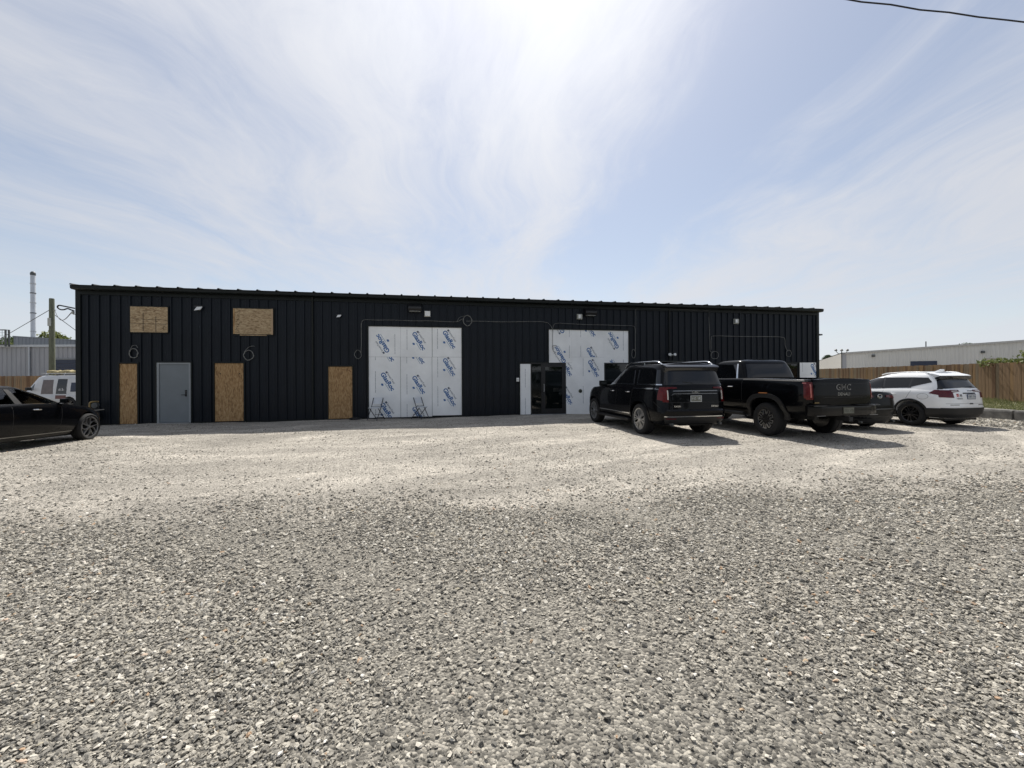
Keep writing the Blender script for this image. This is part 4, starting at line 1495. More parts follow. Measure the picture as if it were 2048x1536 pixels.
# ---- big black SUV
def build_suv():
    car = car_root('parked_suv', (4.36, 11.20, 0), 'large black SUV parked nose-in at the wall, silver wheels, left of the pickup', 'SUV', group='vehicles parked on the gravel')
    W = 1.0
    top = lambda x: sinterp(x, [(-1.1, 1.30), (2.2, 1.28), (3.1, 1.20), (4.0, 1.08)])
    body = Shell([(0, -.98, 3.95, .90, 7, 5), (.10, -1.06, 4.05, .955, 8, 5), (.24, -1.10, 4.10, .985, 8, 5), (.36, -1.10, 4.10, .995, 8, 5), (.40, -1.055, 4.09, 1.0, 8, 5), (.60, -1.045, 4.08, 1.0, 8, 5),
                  (.82, -1.03, 4.05, .985, 8, 5), (.94, -1.01, 4.0, .965, 8, 5), (1.0, -.99, 3.94, .935, 8, 5)], .33, top, .04)
    me = boolean_cut(body.mb().mesh('body', M_BLACKP), arch_cut(0, W, .48, .41, .25) + arch_cut(3.12, W, .48, .41, .25))
    link('body', me, car)
    gh = Shell([(0, -.985, 2.62, .945, 9, 4), (.25, -.955, 2.25, .90, 9, 4), (.55, -.90, 1.86, .845, 9, 4.5), (.80, -.855, 1.52, .80, 9, 5), (.90, -.83, 1.38, .775, 9, 5), (.965, -.80, 1.24, .74, 8, 5), (1.0, -.74, 1.08, .66, 7, 5)], 1.22, 1.86, .035)
    gh.mb().build('cabin', M_BLACKP, car, 40)
    for s in (1, -1):
        gh.side([(1.36, 1.345), (2.10, 1.345), (1.70, 1.70), (1.42, 1.70)], s).build('side_window', M_PGLASS, car, 40)
        gh.side([(.42, 1.345), (1.30, 1.345), (1.36, 1.70), (.52, 1.70)], s).build('side_window', M_PGLASS, car, 40)
        gh.side([(-.84, 1.345), (.16, 1.345), (.24, 1.70), (-.74, 1.70)], s).build('quarter_window', M_PGLASS, car, 40)
        c = MB()
        tw = .022
        gh.side([(.40, 1.318), (2.16, 1.318), (2.12, 1.345), (.41, 1.345)], s, .008, 10, 1, .02, c)
        gh.side([(.37, 1.318), (.42, 1.318), (.52, 1.72), (.48, 1.72)], s, .008, 1, 6, .02, c)
        gh.side([(-.88, 1.318), (.21, 1.318), (.21, 1.345), (-.87, 1.345)], s, .008, 10, 1, .02, c)
        gh.side([(.165, 1.318), (.215, 1.318), (.285, 1.72), (.24, 1.72)], s, .008, 1, 6, .02, c)
        c.build('window_trim', M_CHROME, car, 40)
        b2 = MB()
        body.side([(-.95, 1.215), (.30, 1.205), (.34, 1.235), (-.93, 1.245)], s, .003, 8, 1, .01, b2)
        b2.build('shoulder_sky_reflection', M_CHROME, car, 40)  # chrome strip standing in for the sky's reflection along the shoulder, not real trim
        for x in (.62, 1.62):
            handle_part(car, body, x, 1.115, s, M_CHROME)
        mirror_part(car, 2.12, .96, 1.25, s)
        arch_trim(body, 0, .48, .41, .05, s, .012, .25).build('arch_moulding', M_BLACKP, car, 40)
        arch_trim(body, 3.12, .48, .41, .05, s, .012, .25).build('arch_moulding', M_BLACKP, car, 40)
        st = MB().cbox(.55, 2.6, *sorted((s * .86, s * 1.03)), .30, .37, .02)
        st.build('running_board', M_PLAST, car, 40)
        c = MB()
        body.side([(.52, .50), (2.58, .50), (2.58, .525), (.52, .525)], s, .012, 10, 1, .02, c)
        c.build('door_moulding', M_CHROME, car, 40)
        q = MB()
        seam(body, [(1.34, .40), (1.34, 1.2)], s, .008, q)
        seam(body, [(.50, .62), (.42, .9), (.36, 1.2)], s, .008, q)
        seam(body, [(2.52, .45), (2.45, 1.2)], s, .008, q)
        q.build('door_seam', M_PLAST, car)
        # tail lamp: tall lens wrapping the corner with an inner arm
        L = MB()
        body.end([(s * .99, .90), (s * .73, .90), (s * .73, 1.275), (s * .99, 1.275)], False, .014, 5, 8, .03, L)
        body.side([(-1.1, .90), (-.82, .96), (-.84, 1.275), (-1.1, 1.275)], s, .014, 6, 6, .03, L)
        body.end([(s * .76, 1.225), (s * .50, 1.235), (s * .51, 1.27), (s * .76, 1.275)], False, .016, 5, 2, .03, L)
        tl = L.build('tail_lamp', M_RED, car, 40)
        c = MB()
        body.end([(s * .755, .96), (s * .73, .96), (s * .73, 1.19), (s * .755, 1.19)], False, .020, 2, 6, .02, c)
        c.build('lamp_guide', M_LENS, tl, 40)
        e = MB()
        e.tube([(-.98, s * .66, .36), (-1.09, s * .66, .355)], .032, 12)
        e.build('exhaust_tip', M_METER, car, 50)
        rl = MB()
        pts = [(1.28, .70, 1.80), (1.1, .72, 1.885), (.8, .725, 1.92), (0, .725, 1.925), (-.5, .725, 1.915), (-.72, .71, 1.83)]
        rl.tube(spline([(x, s * y, z) for x, y, z in pts], 6), .022, 8)
        for x in (.2,):
            rl.box(x - .06, x + .06, s * .725 - .015, s * .725 + .015, 1.83, 1.92)
        rl.build('roof_rail', M_CHROME, car, 50)
        hl = MB()
        body.end([(s * .55, .86), (s * .93, .84), (s * .93, 1.02), (s * .55, 1.04)], True, .01, 6, 4, .02, hl)
        hl.build('headlight', M_LENS, car, 40)
    # rear face
    gh.end([(.80, 1.325), (-.80, 1.325), (-.72, 1.66), (.72, 1.66)], False, .004, 10, 5).build('rear_window', M_PGLASS, car, 40)
    sp = MB()
    P = [(-.78, 1.845), (-.96, 1.80), (-1.0, 1.765), (-.955, 1.745), (-.90, 1.64), (-.80, 1.66)]
    sp.prism(P, -.74, .74, lambda a, b, d: (a + .06 * (abs(d) / .74) ** 4, d, b))
    sp.build('roof_spoiler', M_DALLOY, car, 30)
    gh.end([(.72, 1.33), (-.72, 1.33), (-.60, 1.75), (.60, 1.75)], True, .004, 10, 5).build('windscreen', M_DGLASS, car, 40)
    MB().tube([(.72 - 1.5, 0, 1.86), (.7 - 1.5, 0, 1.90)], .02, 8)
    sr = MB().add([(.55, -.36, 1.905), (.55, .36, 1.905), (.05, .36, 1.955), (.05, -.36, 1.955), (.55, -.36, 1.89), (.55, .36, 1.89), (.05, .36, 1.94), (.05, -.36, 1.94)],
                  [(0, 1, 2, 3), (7, 6, 5, 4), (0, 4, 5, 1), (1, 5, 6, 2), (2, 6, 7, 3), (3, 7, 4, 0)])
    sr.build('tilted_sunroof', pm('sunroof_glass', (0.03, 0.035, 0.03), 0.08, var=0.1), car)
    c = MB()
    body.end([(.62, 1.165), (-.62, 1.165), (-.60, 1.185), (.60, 1.185)], False, .010, 12, 1, .02, c)
    body.end([(.60, 1.10), (-.60, 1.10), (-.60, 1.112), (.60, 1.112)], False, .010, 12, 1, .02, c)
    body.end([(.66, 1.06), (.60, 1.10), (.58, 1.125), (.64, 1.085)], False, .012, 2, 1, .02, c)
    gt = c.build('tailgate_garnish', pm('smoked_chrome', (0.20, 0.205, 0.21), 0.25, 0.9, var=0.05), car, 40)
    xr = body.X(0, 1.14, False)
    rear_text(car, gt, 'GMC', .22, xr - .012, -.0, 1.14, pm('smoked_chrome', (0, 0, 0)))
    plate(car, body, 0, .98, M_DPLATE, M_PLATE)
    xr = body.X(.5, .80, False)
    rear_text(car, car, 'YUKON', .19, xr - .002, .52, .795, M_CHROME)
    rear_text(car, car, 'DENALI', .19, xr - .002, -.52, .795, M_CHROME)
    c = MB()
    body.end([(.86, .535), (-.86, .535), (-.87, .556), (.87, .556)], False, .012, 14, 1, .02, c)
    c.build('bumper_chrome_strip', M_CHROME, car, 40)
    c = MB()
    body.end([(.88, .36), (-.88, .36), (-.90, .53), (.90, .53)], False, .008, 14, 3, .02, c)
    c.build('lower_bumper_cover', M_PLAST, car, 40)
    c = MB()
    for s in (1, -1):
        body.end([(s * .80, .48), (s * .56, .48), (s * .56, .505), (s * .80, .505)], False, .012, 3, 1, .01, c)
    c.build('bumper_reflector', M_DRED, car, 40)
    c = MB()
    body.end([(.78, .70), (-.78, .70), (-.78, .71), (.78, .71)], False, .003, 12, 1, .01, c)
    seam(body, [(-.9, .75), (-.70, .90)], 1, .008, c)
    body.end([(.90, .885), (-.90, .885), (-.90, .893), (.90, .893)], False, .002, 12, 1, .01, c)
    c.build('tailgate_seam', M_PLAST, car)
    c = MB()
    gh_y = gh.X(0, 1.42, False)
    c.tube([(gh_y - .012, .02, 1.36), (gh_y - .008, .30, 1.40)], .012, 6)
    c.build('rear_wiper', M_PLAST, car)
    MB().box(.5, 2.7, -.7, .7, .24, .36).box(-.9, .6, -.35, .35, .30, .5).tube([(0, -.75, .40), (0, .75, .40)], .07, 8).tube([(3.12, -.75, .40), (3.12, .75, .40)], .06, 8).build('underbody', M_PLAST, car)
    add_wheels(car, 'lattice', .41, .295, .275, 3.12, .985)
    g = MB()
    body.end([(.62, .70), (-.62, .70), (-.62, 1.02), (.62, 1.02)], True, .01, 8, 4, .02, g)
    g.build('grille', M_CHROME, car, 40)


# ---- black pickup
def build_truck():
    car = car_root('pickup_truck', (7.56, 10.87, 0), 'black heavy-duty crew cab pickup parked between the black SUV and dark sedan', 'pickup', group='vehicles parked on the gravel')
    W = 1.03
    wb = 3.95
    top = lambda x: sinterp(x, [(-1.3, 1.44), (.7, 1.475), (2.9, 1.45), (3.3, 1.42), (4.9, 1.30)])
    body = Shell([(0, -1.12, 4.85, .90, 9, 6), (.12, -1.20, 4.95, .98, 10, 6), (.30, -1.22, 4.98, 1.01, 11, 6), (.55, -1.22, 4.98, 1.02, 12, 6), (.80, -1.21, 4.95, 1.005, 12, 6), (.93, -1.20, 4.92, .985, 12, 6), (.985, -1.195, 4.88, .965, 12, 6), (1, -1.18, 4.84, .945, 12, 6)], .60, top, .03)
    cuts = arch_cut(0, W, .54, .44, .9) + arch_cut(wb, W, .54, .44, .9)
    bed = MB().box(-1.12, .72, -.80, .80, 1.0, 1.8)
    me = boolean_cut(body.mb().mesh('body', M_BLACKP), cuts + [bed])
    link('body', me, car)
    gh = Shell([(0, .84, 3.62, .95, 10, 4.5), (.3, .88, 3.18, .90, 10, 4.5), (.6, .95, 2.72, .845, 10, 5), (.83, 1.02, 2.36, .80, 9, 5), (.92, 1.06, 2.2, .775, 9, 5), (.97, 1.10, 2.08, .74, 8, 5), (1.0, 1.2, 1.9, .66, 7, 5)], 1.38, 2.00, .03)
    gh.mb().build('cab', M_BLACKP, car, 40)
    for s in (1, -1):
        gh.side([(1.10, 1.47), (1.95, 1.47), (2.02, 1.87), (1.20, 1.87)], s).build('side_window', M_PGLASS, car, 40)
        gh.side([(2.04, 1.47), (2.95, 1.47), (2.50, 1.87), (2.09, 1.87)], s).build('side_window', M_PGLASS, car, 40)
        c = MB()
        gh.side([(1.05, 1.445), (3.05, 1.445), (3.0, 1.47), (1.07, 1.47)], s, .008, 10, 1, .02, c)
        gh.side([(1.045, 1.445), (1.10, 1.445), (1.20, 1.89), (1.155, 1.89)], s, .008, 1, 6, .02, c)
        c.build('window_trim', M_CHROME, car, 40)
        for x in (1.25, 2.2):
            handle_part(car, body, x, 1.24, s, M_CHROME)
        mirror_part(car, 3.0, .98, 1.46, s, M_BLACKP, 1.25)
        for ax in (0, wb):
            a = arch_trim(body, ax, .54, .44, .10, s, .035, .9, .06, .62).build('arch_moulding', M_PLAST, car, 40)
        c = MB()
        body.side([(-.12, 1.085), (.14, 1.085), (.13, 1.105), (-.11, 1.105)], s, .045, 4, 1, .03, c)
        c.build('side_marker_lamp', M_AMBER, car, 40)
        L = MB()
        body.end([(s * 1.05, .97), (s * .81, .97), (s * .81, 1.385), (s * 1.05, 1.385)], False, .018, 5, 8, .03, L)
        body.side([(-1.25, .98), (-1.10, 1.0), (-1.07, 1.385), (-1.25, 1.385)], s, .016, 5, 6, .03, L)
        tl = L.build('tail_lamp', M_RED, car, 40)
        c = MB()
        body.end([(s * .865, 1.02), (s * .84, 1.02), (s * .84, 1.34), (s * .865, 1.34)], False, .02, 2, 6, .02, c)
        body.side([(-1.15, 1.34), (-1.05, 1.35), (-1.05, 1.375), (-1.16, 1.37)], s, .02, 3, 1, .02, c)
        c.build('lamp_guide', pm('pink_lens', (0.42, 0.12, 0.10), 0.15, coat=0.6), tl, 40)
        rl = MB()
        body.side([(-1.16, 1.40), (.78, 1.43), (.78, 1.47), (-1.16, 1.44)], s, .006, 10, 1, .03, rl)
        rl.build('bed_rail_cap', M_PLAST, car, 40)
        q = MB()
        seam(body, [(.80, .66), (.80, 1.4)], s, .012, q)
        seam(body, [(2.0, .66), (2.0, 1.4)], s, .008, q)
        seam(body, [(3.1, .7), (3.12, 1.38)], s, .008, q)
        q.build('door_seam', M_PLAST, car)
        MB().tube([(.75, s * .98, .50), (3.1, s * .98, .50)], .055, 8).build('side_step', M_PLAST, car, 50)
        hl = MB()
        body.end([(s * .6, .98), (s * .95, .96), (s * .95, 1.2), (s * .6, 1.22)], True, .01, 6, 4, .02, hl)
        hl.build('headlight', M_LENS, car, 40)
        c = MB()
        c.lathe([(0, .0), (.075, .003), (.08, -.02)], 20, 'Y') if False else None
    gh.end([(.76, 1.46), (-.76, 1.46), (-.68, 1.88), (.68, 1.88)], False, .004, 8, 4).build('rear_window', M_PGLASS, car, 40)
    gh.end([(.74, 1.46), (-.74, 1.46), (-.62, 1.88), (.62, 1.88)], True, .004, 8, 4).build('windscreen', M_DGLASS, car, 40)
    # tailgate with its stepped panels, badge and camera, and the big bumper
    tg = MB()
    body.end([(.80, .86), (-.80, .86), (-.80, 1.41), (.80, 1.41)], False, .016, 14, 6, .03, tg)
    body.end([(.80, 1.40), (-.80, 1.40), (-.80, 1.445), (.80, 1.445)], False, .035, 14, 2, .05, tg)
    tgo = tg.build('tailgate', M_BLACKP, car, 40)
    sm = MB()
    body.end([(.80, 1.335), (-.80, 1.335), (-.80, 1.345), (.80, 1.345)], False, .018, 12, 1, .01, sm)
    body.end([(.55, 1.02), (-.55, 1.02), (-.55, 1.028), (.55, 1.028)], False, .018, 12, 1, .01, sm)
    sm.build('tailgate_seam', M_PLAST, tgo)
    x = body.X(0, 1.25, False) - .017
    rear_text(car, tgo, 'GMC', .42, x, -.02, 1.262, pm('badge_outline', (0.20, 0.20, 0.20), 0.35, 0.5), .01)
    rear_text(car, tgo, 'GMC', .37, x - .003, -.02, 1.262, M_DALLOY, -.012)
    rear_text(car, tgo, 'DENALI', .34, body.X(0, 1.10, False) - .017, -.02, 1.10, pm('badge_silver', (0.30, 0.30, 0.28), 0.35, 0.5), .0)
    bp = MB()
    P = [(-1.16, .58), (-1.33, .60), (-1.345, .70), (-1.335, .82), (-1.16, .84)]
    n = 14
    for i in range(n):
        y0, y1 = -.98 + 1.96 * i / n, -.98 + 1.96 * (i + 1) / n

        def cx(y, a):
            return a + (.12 * (abs(y) / .98) ** 5 if a < -1.2 else 0)
        V = [(cx(y0, a), y0, b) for a, b in P] + [(cx(y1, a), y1, b) for a, b in P]
        F = [(k, k + 1, 6 + k - 0, 5 + k) for k in range(4)] + [(4, 0, 5, 9)]
        if i == 0:
            F.append((4, 3, 2, 1, 0))
        if i == n - 1:
            F.append((5, 6, 7, 8, 9))
        bp.add(V, F)
    bo = bp.build('rear_bumper', pm('gloss_black_bumper', (0.003, 0.003, 0.0035), 0.3, var=0.1, coat=0.25, spec=0.15), car, 30)
    tp = MB()
    tp.box(-1.33, -1.17, .30, .93, .841, .848).box(-1.33, -1.17, -.93, -.30, .841, .848)
    tp.build('step_pad', M_PLAST, bo)
    lp = MB()
    for s in (1, -1):
        lp.box(-1.352, -1.34, *sorted((s * .93, s * .60)), .832, .838)
        lp.box(-1.352, -1.338, *sorted((s * .86, s * .62)), .60, .612)
    lp.build('bumper_edge', pm('badge_outline', (0, 0, 0)), bo)
    plate(car, body, -.02, .72, M_DPLATE, pm('plate_frame_olive', (0.05, 0.05, 0.03), 0.5), x=-1.335)
    h = MB().box(-1.42, -1.10, -.05, .05, .47, .57)
    h.box(-.95, 4.2, .38, .50, .46, .64).box(-.95, 4.2, -.50, -.38, .46, .64)
    h.tube([(0, -.8, .44), (0, .8, .44)], .07, 10)
    h.lathe([(0, -.16), (.14, -.10), (.17, 0), (.14, .10), (0, .16)], 14, 'Y', (0, 0, .44))
    h.tube([(wb, -.8, .42), (wb, .8, .42)], .06, 10)
    h.box(1, 3.2, -.6, .6, .5, .66)
    h.build('chassis', M_PLAST, car)
    c = MB().cbox(-1.245, -1.225, .68, .80, .885, .915, .006)
    c.build('bumper_corner_badge', M_BRASS, car)
    fu = MB()
    yy = body.Y(-.78, 1.18)
    fu.lathe([(0, yy + .008), (.09, yy + .006), (.095, yy - .01)], 20, 'Y', (-.74, 0, 1.17)) if False else None
    add_wheels(car, 'lobes', .425, .265, .29, wb, 1.0)
    g = MB()
    body.end([(.6, .80), (-.6, .80), (-.6, 1.25), (.6, 1.25)], True, .01, 8, 4, .02, g)
    g.build('grille', M_CHROME, car, 40)


# ---- white crossover
def build_white():
    car = car_root('white_crossover', (13.10, 12.78, 0), 'white compact SUV with black wheels parked by the wooden fence', 'SUV', group='vehicles parked on the gravel')
    W = .92
    wb = 2.72
    top = lambda x: sinterp(x, [(-.95, 1.13), (.0, 1.12), (1.8, 1.06), (2.5, 1.0), (3.6, .84)])
    body = Shell([(0, -.80, 3.50, .84, 5, 4), (.14, -.87, 3.58, .885, 5.5, 4), (.34, -.90, 3.62, .91, 5.5, 4), (.46, -.89, 3.62, .915, 5.5, 4), (.70, -.865, 3.60, .92, 5.5, 4), (.86, -.84, 3.56, .91, 5.5, 4), (.95, -.80, 3.5, .885, 5.5, 4), (1, -.77, 3.44, .86, 5.5, 4)], .27, top, .03)
    me = boolean_cut(body.mb().mesh('body', M_WHITEP), arch_cut(0, W, .415, .36) + arch_cut(wb, W, .415, .36))
    link('body', me, car)
    gh = Shell([(0, -.80, 2.42, .875, 5.5, 3.6), (.25, -.72, 2.0, .83, 5.5, 3.6), (.55, -.60, 1.56, .76, 5.5, 4), (.80, -.48, 1.16, .70, 6, 4), (.92, -.42, .94, .665, 6, 4), (.97, -.38, .80, .63, 6, 4), (1.0, -.30, .6, .54, 6, 4)], 1.03, 1.60, .045)
    gh.mb().build('cabin', M_WHITEP, car, 40)
    for s in (1, -1):
        gh.side([(.80, 1.12), (1.80, 1.10), (1.24, 1.44), (.86, 1.455)], s, .009).build('side_window', M_PGLASS, car, 40)
        gh.side([(.08, 1.15), (.74, 1.12), (.80, 1.465), (.06, 1.47)], s, .005).build('side_window', M_PGLASS, car, 40)
        gh.side([(-.54, 1.345), (.04, 1.165), (.02, 1.47), (-.46, 1.455)], s, .005).build('quarter_window', M_PGLASS, car, 40)
        b = MB()
        gh.side([(.735, 1.11), (.81, 1.11), (.87, 1.47), (.795, 1.47)], s, .004, 1, 5, .02, b)
        gh.side([(.0, 1.15), (.09, 1.14), (.07, 1.47), (.0, 1.47)], s, .004, 1, 5, .02, b)
        b.build('pillar_trim', M_DALLOY, car, 40)
        b = MB()
        body.side([(-.95, .28), (-.36, .28), (-.38, .555), (-.95, .575)], s, .014, 8, 5, .03, b)
        body.side([(.38, .28), (2.34, .28), (2.34, .44), (.38, .44)], s, .008, 8, 3, .02, b)
        b.build('lower_cladding', M_PLAST, car, 40)
        for ax in (0, wb):
            arch_trim(body, ax, .415, .36, .045, s, .010).build('arch_moulding', M_PLAST, car, 40)
        for x in (.48, 1.45):
            handle_part(car, body, x, .955, s, M_WHITEP, .22)
        mirror_part(car, 1.75, .90, 1.08, s, M_WHITEP, .9)
        L = MB()
        body.side([(-.86, .90), (-.46, 1.0), (-.56, 1.10), (-.86, 1.10)], s, .012, 6, 4, .03, L)
        body.end([(s * .9, .89), (s * .50, .87), (s * .52, 1.09), (s * .9, 1.10)], False, .012, 6, 4, .03, L)
        body.end([(s * .54, 1.02), (s * .26, 1.055), (s * .28, 1.10), (s * .54, 1.10)], False, .012, 6, 2, .03, L)
        tl = L.build('tail_lamp', M_DRED, car, 40)
        c = MB()
        body.end([(s * .52, 1.045), (s * .34, 1.06), (s * .34, 1.08), (s * .52, 1.075)], False, .018, 4, 1, .02, c)
        c.build('lamp_guide', M_LENS, tl, 40)
        rl = MB()
        rl.tube(spline([(s2, s * .60, z) for s2, z in ((1.0, 1.55), (.8, 1.60), (.2, 1.63), (-.2, 1.62), (-.36, 1.565))], 6), .016, 8)
        rl.build('roof_rail', M_WHITEP, car, 50)
        q = MB()
        seam(body, [(.76, .46), (.76, 1.06)], s, .007, q)
        seam(body, [(.10, .82), (-.02, 1.06)], s, .007, q)
        q.build('door_seam', pm('grey_gasket', (0.12, 0.12, 0.12), 0.7), car)
        c = MB()
        body.end([(s * .62, .655), (s * .36, .655), (s * .36, .672), (s * .62, .672)], False, .006, 3, 1, .01, c)
        c.build('bumper_reflector', M_METER, car, 40)
    fl = MB()
    pts = [(-.32 + .13 * math.cos(a), .90 + .085 * math.sin(a)) for a in [2 * math.pi * k / 16 for k in range(17)]]
    seam(body, pts, 1, .006, fl)
    fl.build('fuel_flap_seam', pm('grey_gasket', (0, 0, 0)), car)
    gh.end([(.74, 1.115), (-.74, 1.115), (-.60, 1.40), (.60, 1.40)], False, .006, 10, 5).build('rear_window', M_PGLASS, car, 40)
    sp = MB()
    P = [(-.33, 1.605), (-.56, 1.545), (-.63, 1.515), (-.60, 1.49), (-.48, 1.46), (-.38, 1.48)]
    sp.prism(P, -.60, .60, lambda a, b, d: (a + .05 * (abs(d) / .6) ** 4, d, b))
    sp.build('roof_spoiler', M_WHITEP, car, 30)
    us = MB()
    P = [(-.55, 1.40), (-.605, 1.489), (-.48, 1.459), (-.47, 1.42)]
    us.prism(P, -.62, .62, lambda a, b, d: (a, d, b))
    us.build('spoiler_underside', M_DALLOY, car, 30)
    gh.end([(.66, 1.12), (-.66, 1.12), (-.52, 1.46), (.52, 1.46)], True, .004, 8, 4).build('windscreen', M_DGLASS, car, 40)
    fin = MB().prism([(-.30, 1.62), (-.06, 1.64), (-.22, 1.715), (-.30, 1.71)], -.02, .02, lambda a, b, d: (a, d, b))
    fin.build('antenna_fin', M_WHITEP, car)
    b = MB()
    body.end([(.95, .275), (-.95, .275), (-.95, .575), (.95, .575)], False, .016, 16, 5, .03, b)
    b.build('rear_bumper_cover', M_PLAST, car, 40)
    c = MB()
    body.end([(.84, .595), (-.84, .595), (-.84, .61), (.84, .61)], False, .012, 12, 1, .02, c)
    c.build('bumper_edge', M_WHITEP, car, 40)
    c = MB()
    body.end([(.76, .76), (.70, .76), (.70, .90), (.76, .90)], False, .0015, 1, 3, .01, c) if False else None
    body.end([(.70, .70), (-.70, .70), (-.70, .706), (.70, .706)], False, .002, 10, 1, .01, c)
    c.box(0, 0.0001, 0, .0001, .5, .5001)
    c.build('tailgate_seam', pm('grey_gasket', (0, 0, 0)), car)
    plate(car, body, -.12, .90, M_PLATE, M_PLATEB)
    c = MB()
    body.end([(.16, .985), (-.30, .985), (-.29, 1.015), (.15, 1.015)], False, .008, 6, 1, .02, c)
    body.end([(-.02, .68), (-.16, .68), (-.14, .715), (-.04, .715)], False, .008, 3, 1, .02, c)
    body.end([(-.05, 1.06), (-.28, 1.06), (-.27, 1.075), (-.06, 1.075)], False, .008, 3, 1, .02, c)
    c.build('tailgate_handle', M_PLAST, car, 40)
    bd = MB()
    body.end([(.40, .90), (.32, .90), (.32, .985), (.40, .985)], False, .006, 2, 2, .01, bd)
    bo = bd.build('red_badge', pm('badge_red', (0.45, 0.02, 0.03), 0.3), car)
    x = body.X(.36, .94, False)
    rear_text(car, bo, 'C', .05, x - .008, .36, .94, M_WHITEP, .03)
    rear_text(car, car, 'TERRAIN', .22, body.X(.32, .845, False) - .004, .32, .845, pm('grey_letter', (0.25, 0.25, 0.25), 0.3, 0.5))
    x = body.X(.38, .95, False)
    bd = MB()
    body.end([(.28, .905), (.21, .905), (.21, .97), (.28, .97)], False, .006, 2, 2, .01, bd)
    bd.build('grey_badge', pm('grey_letter', (0, 0, 0)), car)
    gx = gh.X(-.2, 1.18, False)
    MB().tube([(gx - .015, -.05, 1.16), (gx - .012, -.36, 1.19)], .014, 6).build('rear_wiper', M_PLAST, car)
    MB().box(-.7, 3.2, -.6, .6, .2, .32).tube([(0, -.7, .35), (0, .7, .35)], .05, 8).build('underbody', M_PLAST, car)
    add_wheels(car, 'black', .36, .25, .235, wb, .905)


# ---- dark sedan between pickup and white crossover
def build_sedan():
    car = car_root('dark_sedan', (9.95, 12.30, 0), 'dark charcoal sedan mostly hidden between the pickup and the white SUV', 'sedan', group='vehicles parked on the gravel')
    W = .90
    wb = 2.75
    top = lambda x: sinterp(x, [(-1.05, 1.05), (-.2, 1.06), (.6, 1.0), (2.0, .96), (2.6, .92), (3.6, .72)])
    body = Shell([(0, -.92, 3.50, .80, 4, 3.4), (.16, -1.0, 3.58, .86, 4.5, 3.4), (.42, -1.03, 3.62, .895, 4.5, 3.4), (.66, -1.02, 3.6, .90, 4.5, 3.4), (.84, -1.0, 3.56, .885, 4.5, 3.4), (.94, -.99, 3.5, .86, 4.5, 3.4), (1.0, -.95, 3.42, .82, 4.5, 3.4)], .22, top, .03)
    me = boolean_cut(body.mb().mesh('body', M_NAVYP), arch_cut(0, W, .365, .33) + arch_cut(wb, W, .365, .33))
    link('body', me, car)
    gh = Shell([(0, -.45, 2.35, .80, 4, 3.6), (.3, -.10, 1.95, .74, 4, 3.6), (.6, .22, 1.55, .68, 4, 3.8), (.85, .50, 1.18, .62, 4, 4), (.95, .62, 1.02, .58, 4, 4), (1.0, .75, .86, .48, 4, 4)], .96, 1.43, .04)
    gh.mb().build('cabin', M_NAVYP, car, 40)
    gh.end([(.60, 1.06), (-.60, 1.06), (-.50, 1.34), (.50, 1.34)], False, .005, 8, 4).build('rear_window', M_PGLASS, car, 40)
    gh.end([(.62, 1.04), (-.62, 1.04), (-.50, 1.36), (.50, 1.36)], True, .005, 8, 4).build('windscreen', M_DGLASS, car, 40)
    for s in (1, -1):
        gh.side([(.1, 1.06), (.85, 1.05), (.88, 1.35), (.45, 1.35)], s, .005).build('side_window', M_PGLASS, car, 40)
        gh.side([(.92, 1.05), (1.75, 1.04), (1.25, 1.35), (.94, 1.35)], s, .005).build('side_window', M_PGLASS, car, 40)
        L = MB()
        body.end([(s * .9, .84), (s * .22, .93), (s * .22, .985), (s * .9, .99)], False, .012, 8, 3, .03, L)
        body.side([(-1.0, .84), (-.66, .92), (-.72, .985), (-1.0, .99)], s, .010, 4, 3, .03, L)
        L.build('tail_lamp', M_DRED, car, 40)
        for x in (.35, 1.25):
            handle_part(car, body, x, .88, s, M_NAVYP)
        mirror_part(car, 1.75, .86, 1.0, s, M_NAVYP, .8)
        MB().tube([(-.88, s * .55, .25), (-.96, s * .55, .25)], .03, 12).build('exhaust_tip', M_METER, car, 50)
    c = MB()
    body.end([(.72, .60), (-.72, .60), (-.72, .612), (.72, .612)], False, .01, 10, 1, .02, c)
    c.build('bumper_chrome_strip', pm('smoked_chrome', (0, 0, 0)), car, 40)
    c = MB()
    body.end([(.76, .235), (-.76, .235), (-.80, .42), (.80, .42)], False, .006, 10, 2, .02, c)
    c.build('lower_bumper_cover', M_PLAST, car, 40)
    e = MB()
    x = body.X(0, .965, False) - .012
    pts = [(x, .075 * math.cos(a), .955 + .05 * math.sin(a)) for a in [2 * math.pi * k / 24 for k in range(24)]]
    e.tube(pts, .008, 6, closed=True)
    e.tube(spline([(x, .07, .965), (x, .03, .95), (x, 0, .925), (x, -.03, .95), (x, -.07, .965)], 4), .007, 6)
    e.build('round_emblem', M_CHROME, car, 50)
    MB().box(-.7, 3.2, -.6, .6, .17, .28).tube([(0, -.7, .33), (0, .7, .33)], .05, 8).build('underbody', M_PLAST, car)
    add_wheels(car, 'black', .33, .24, .225, wb, .885)


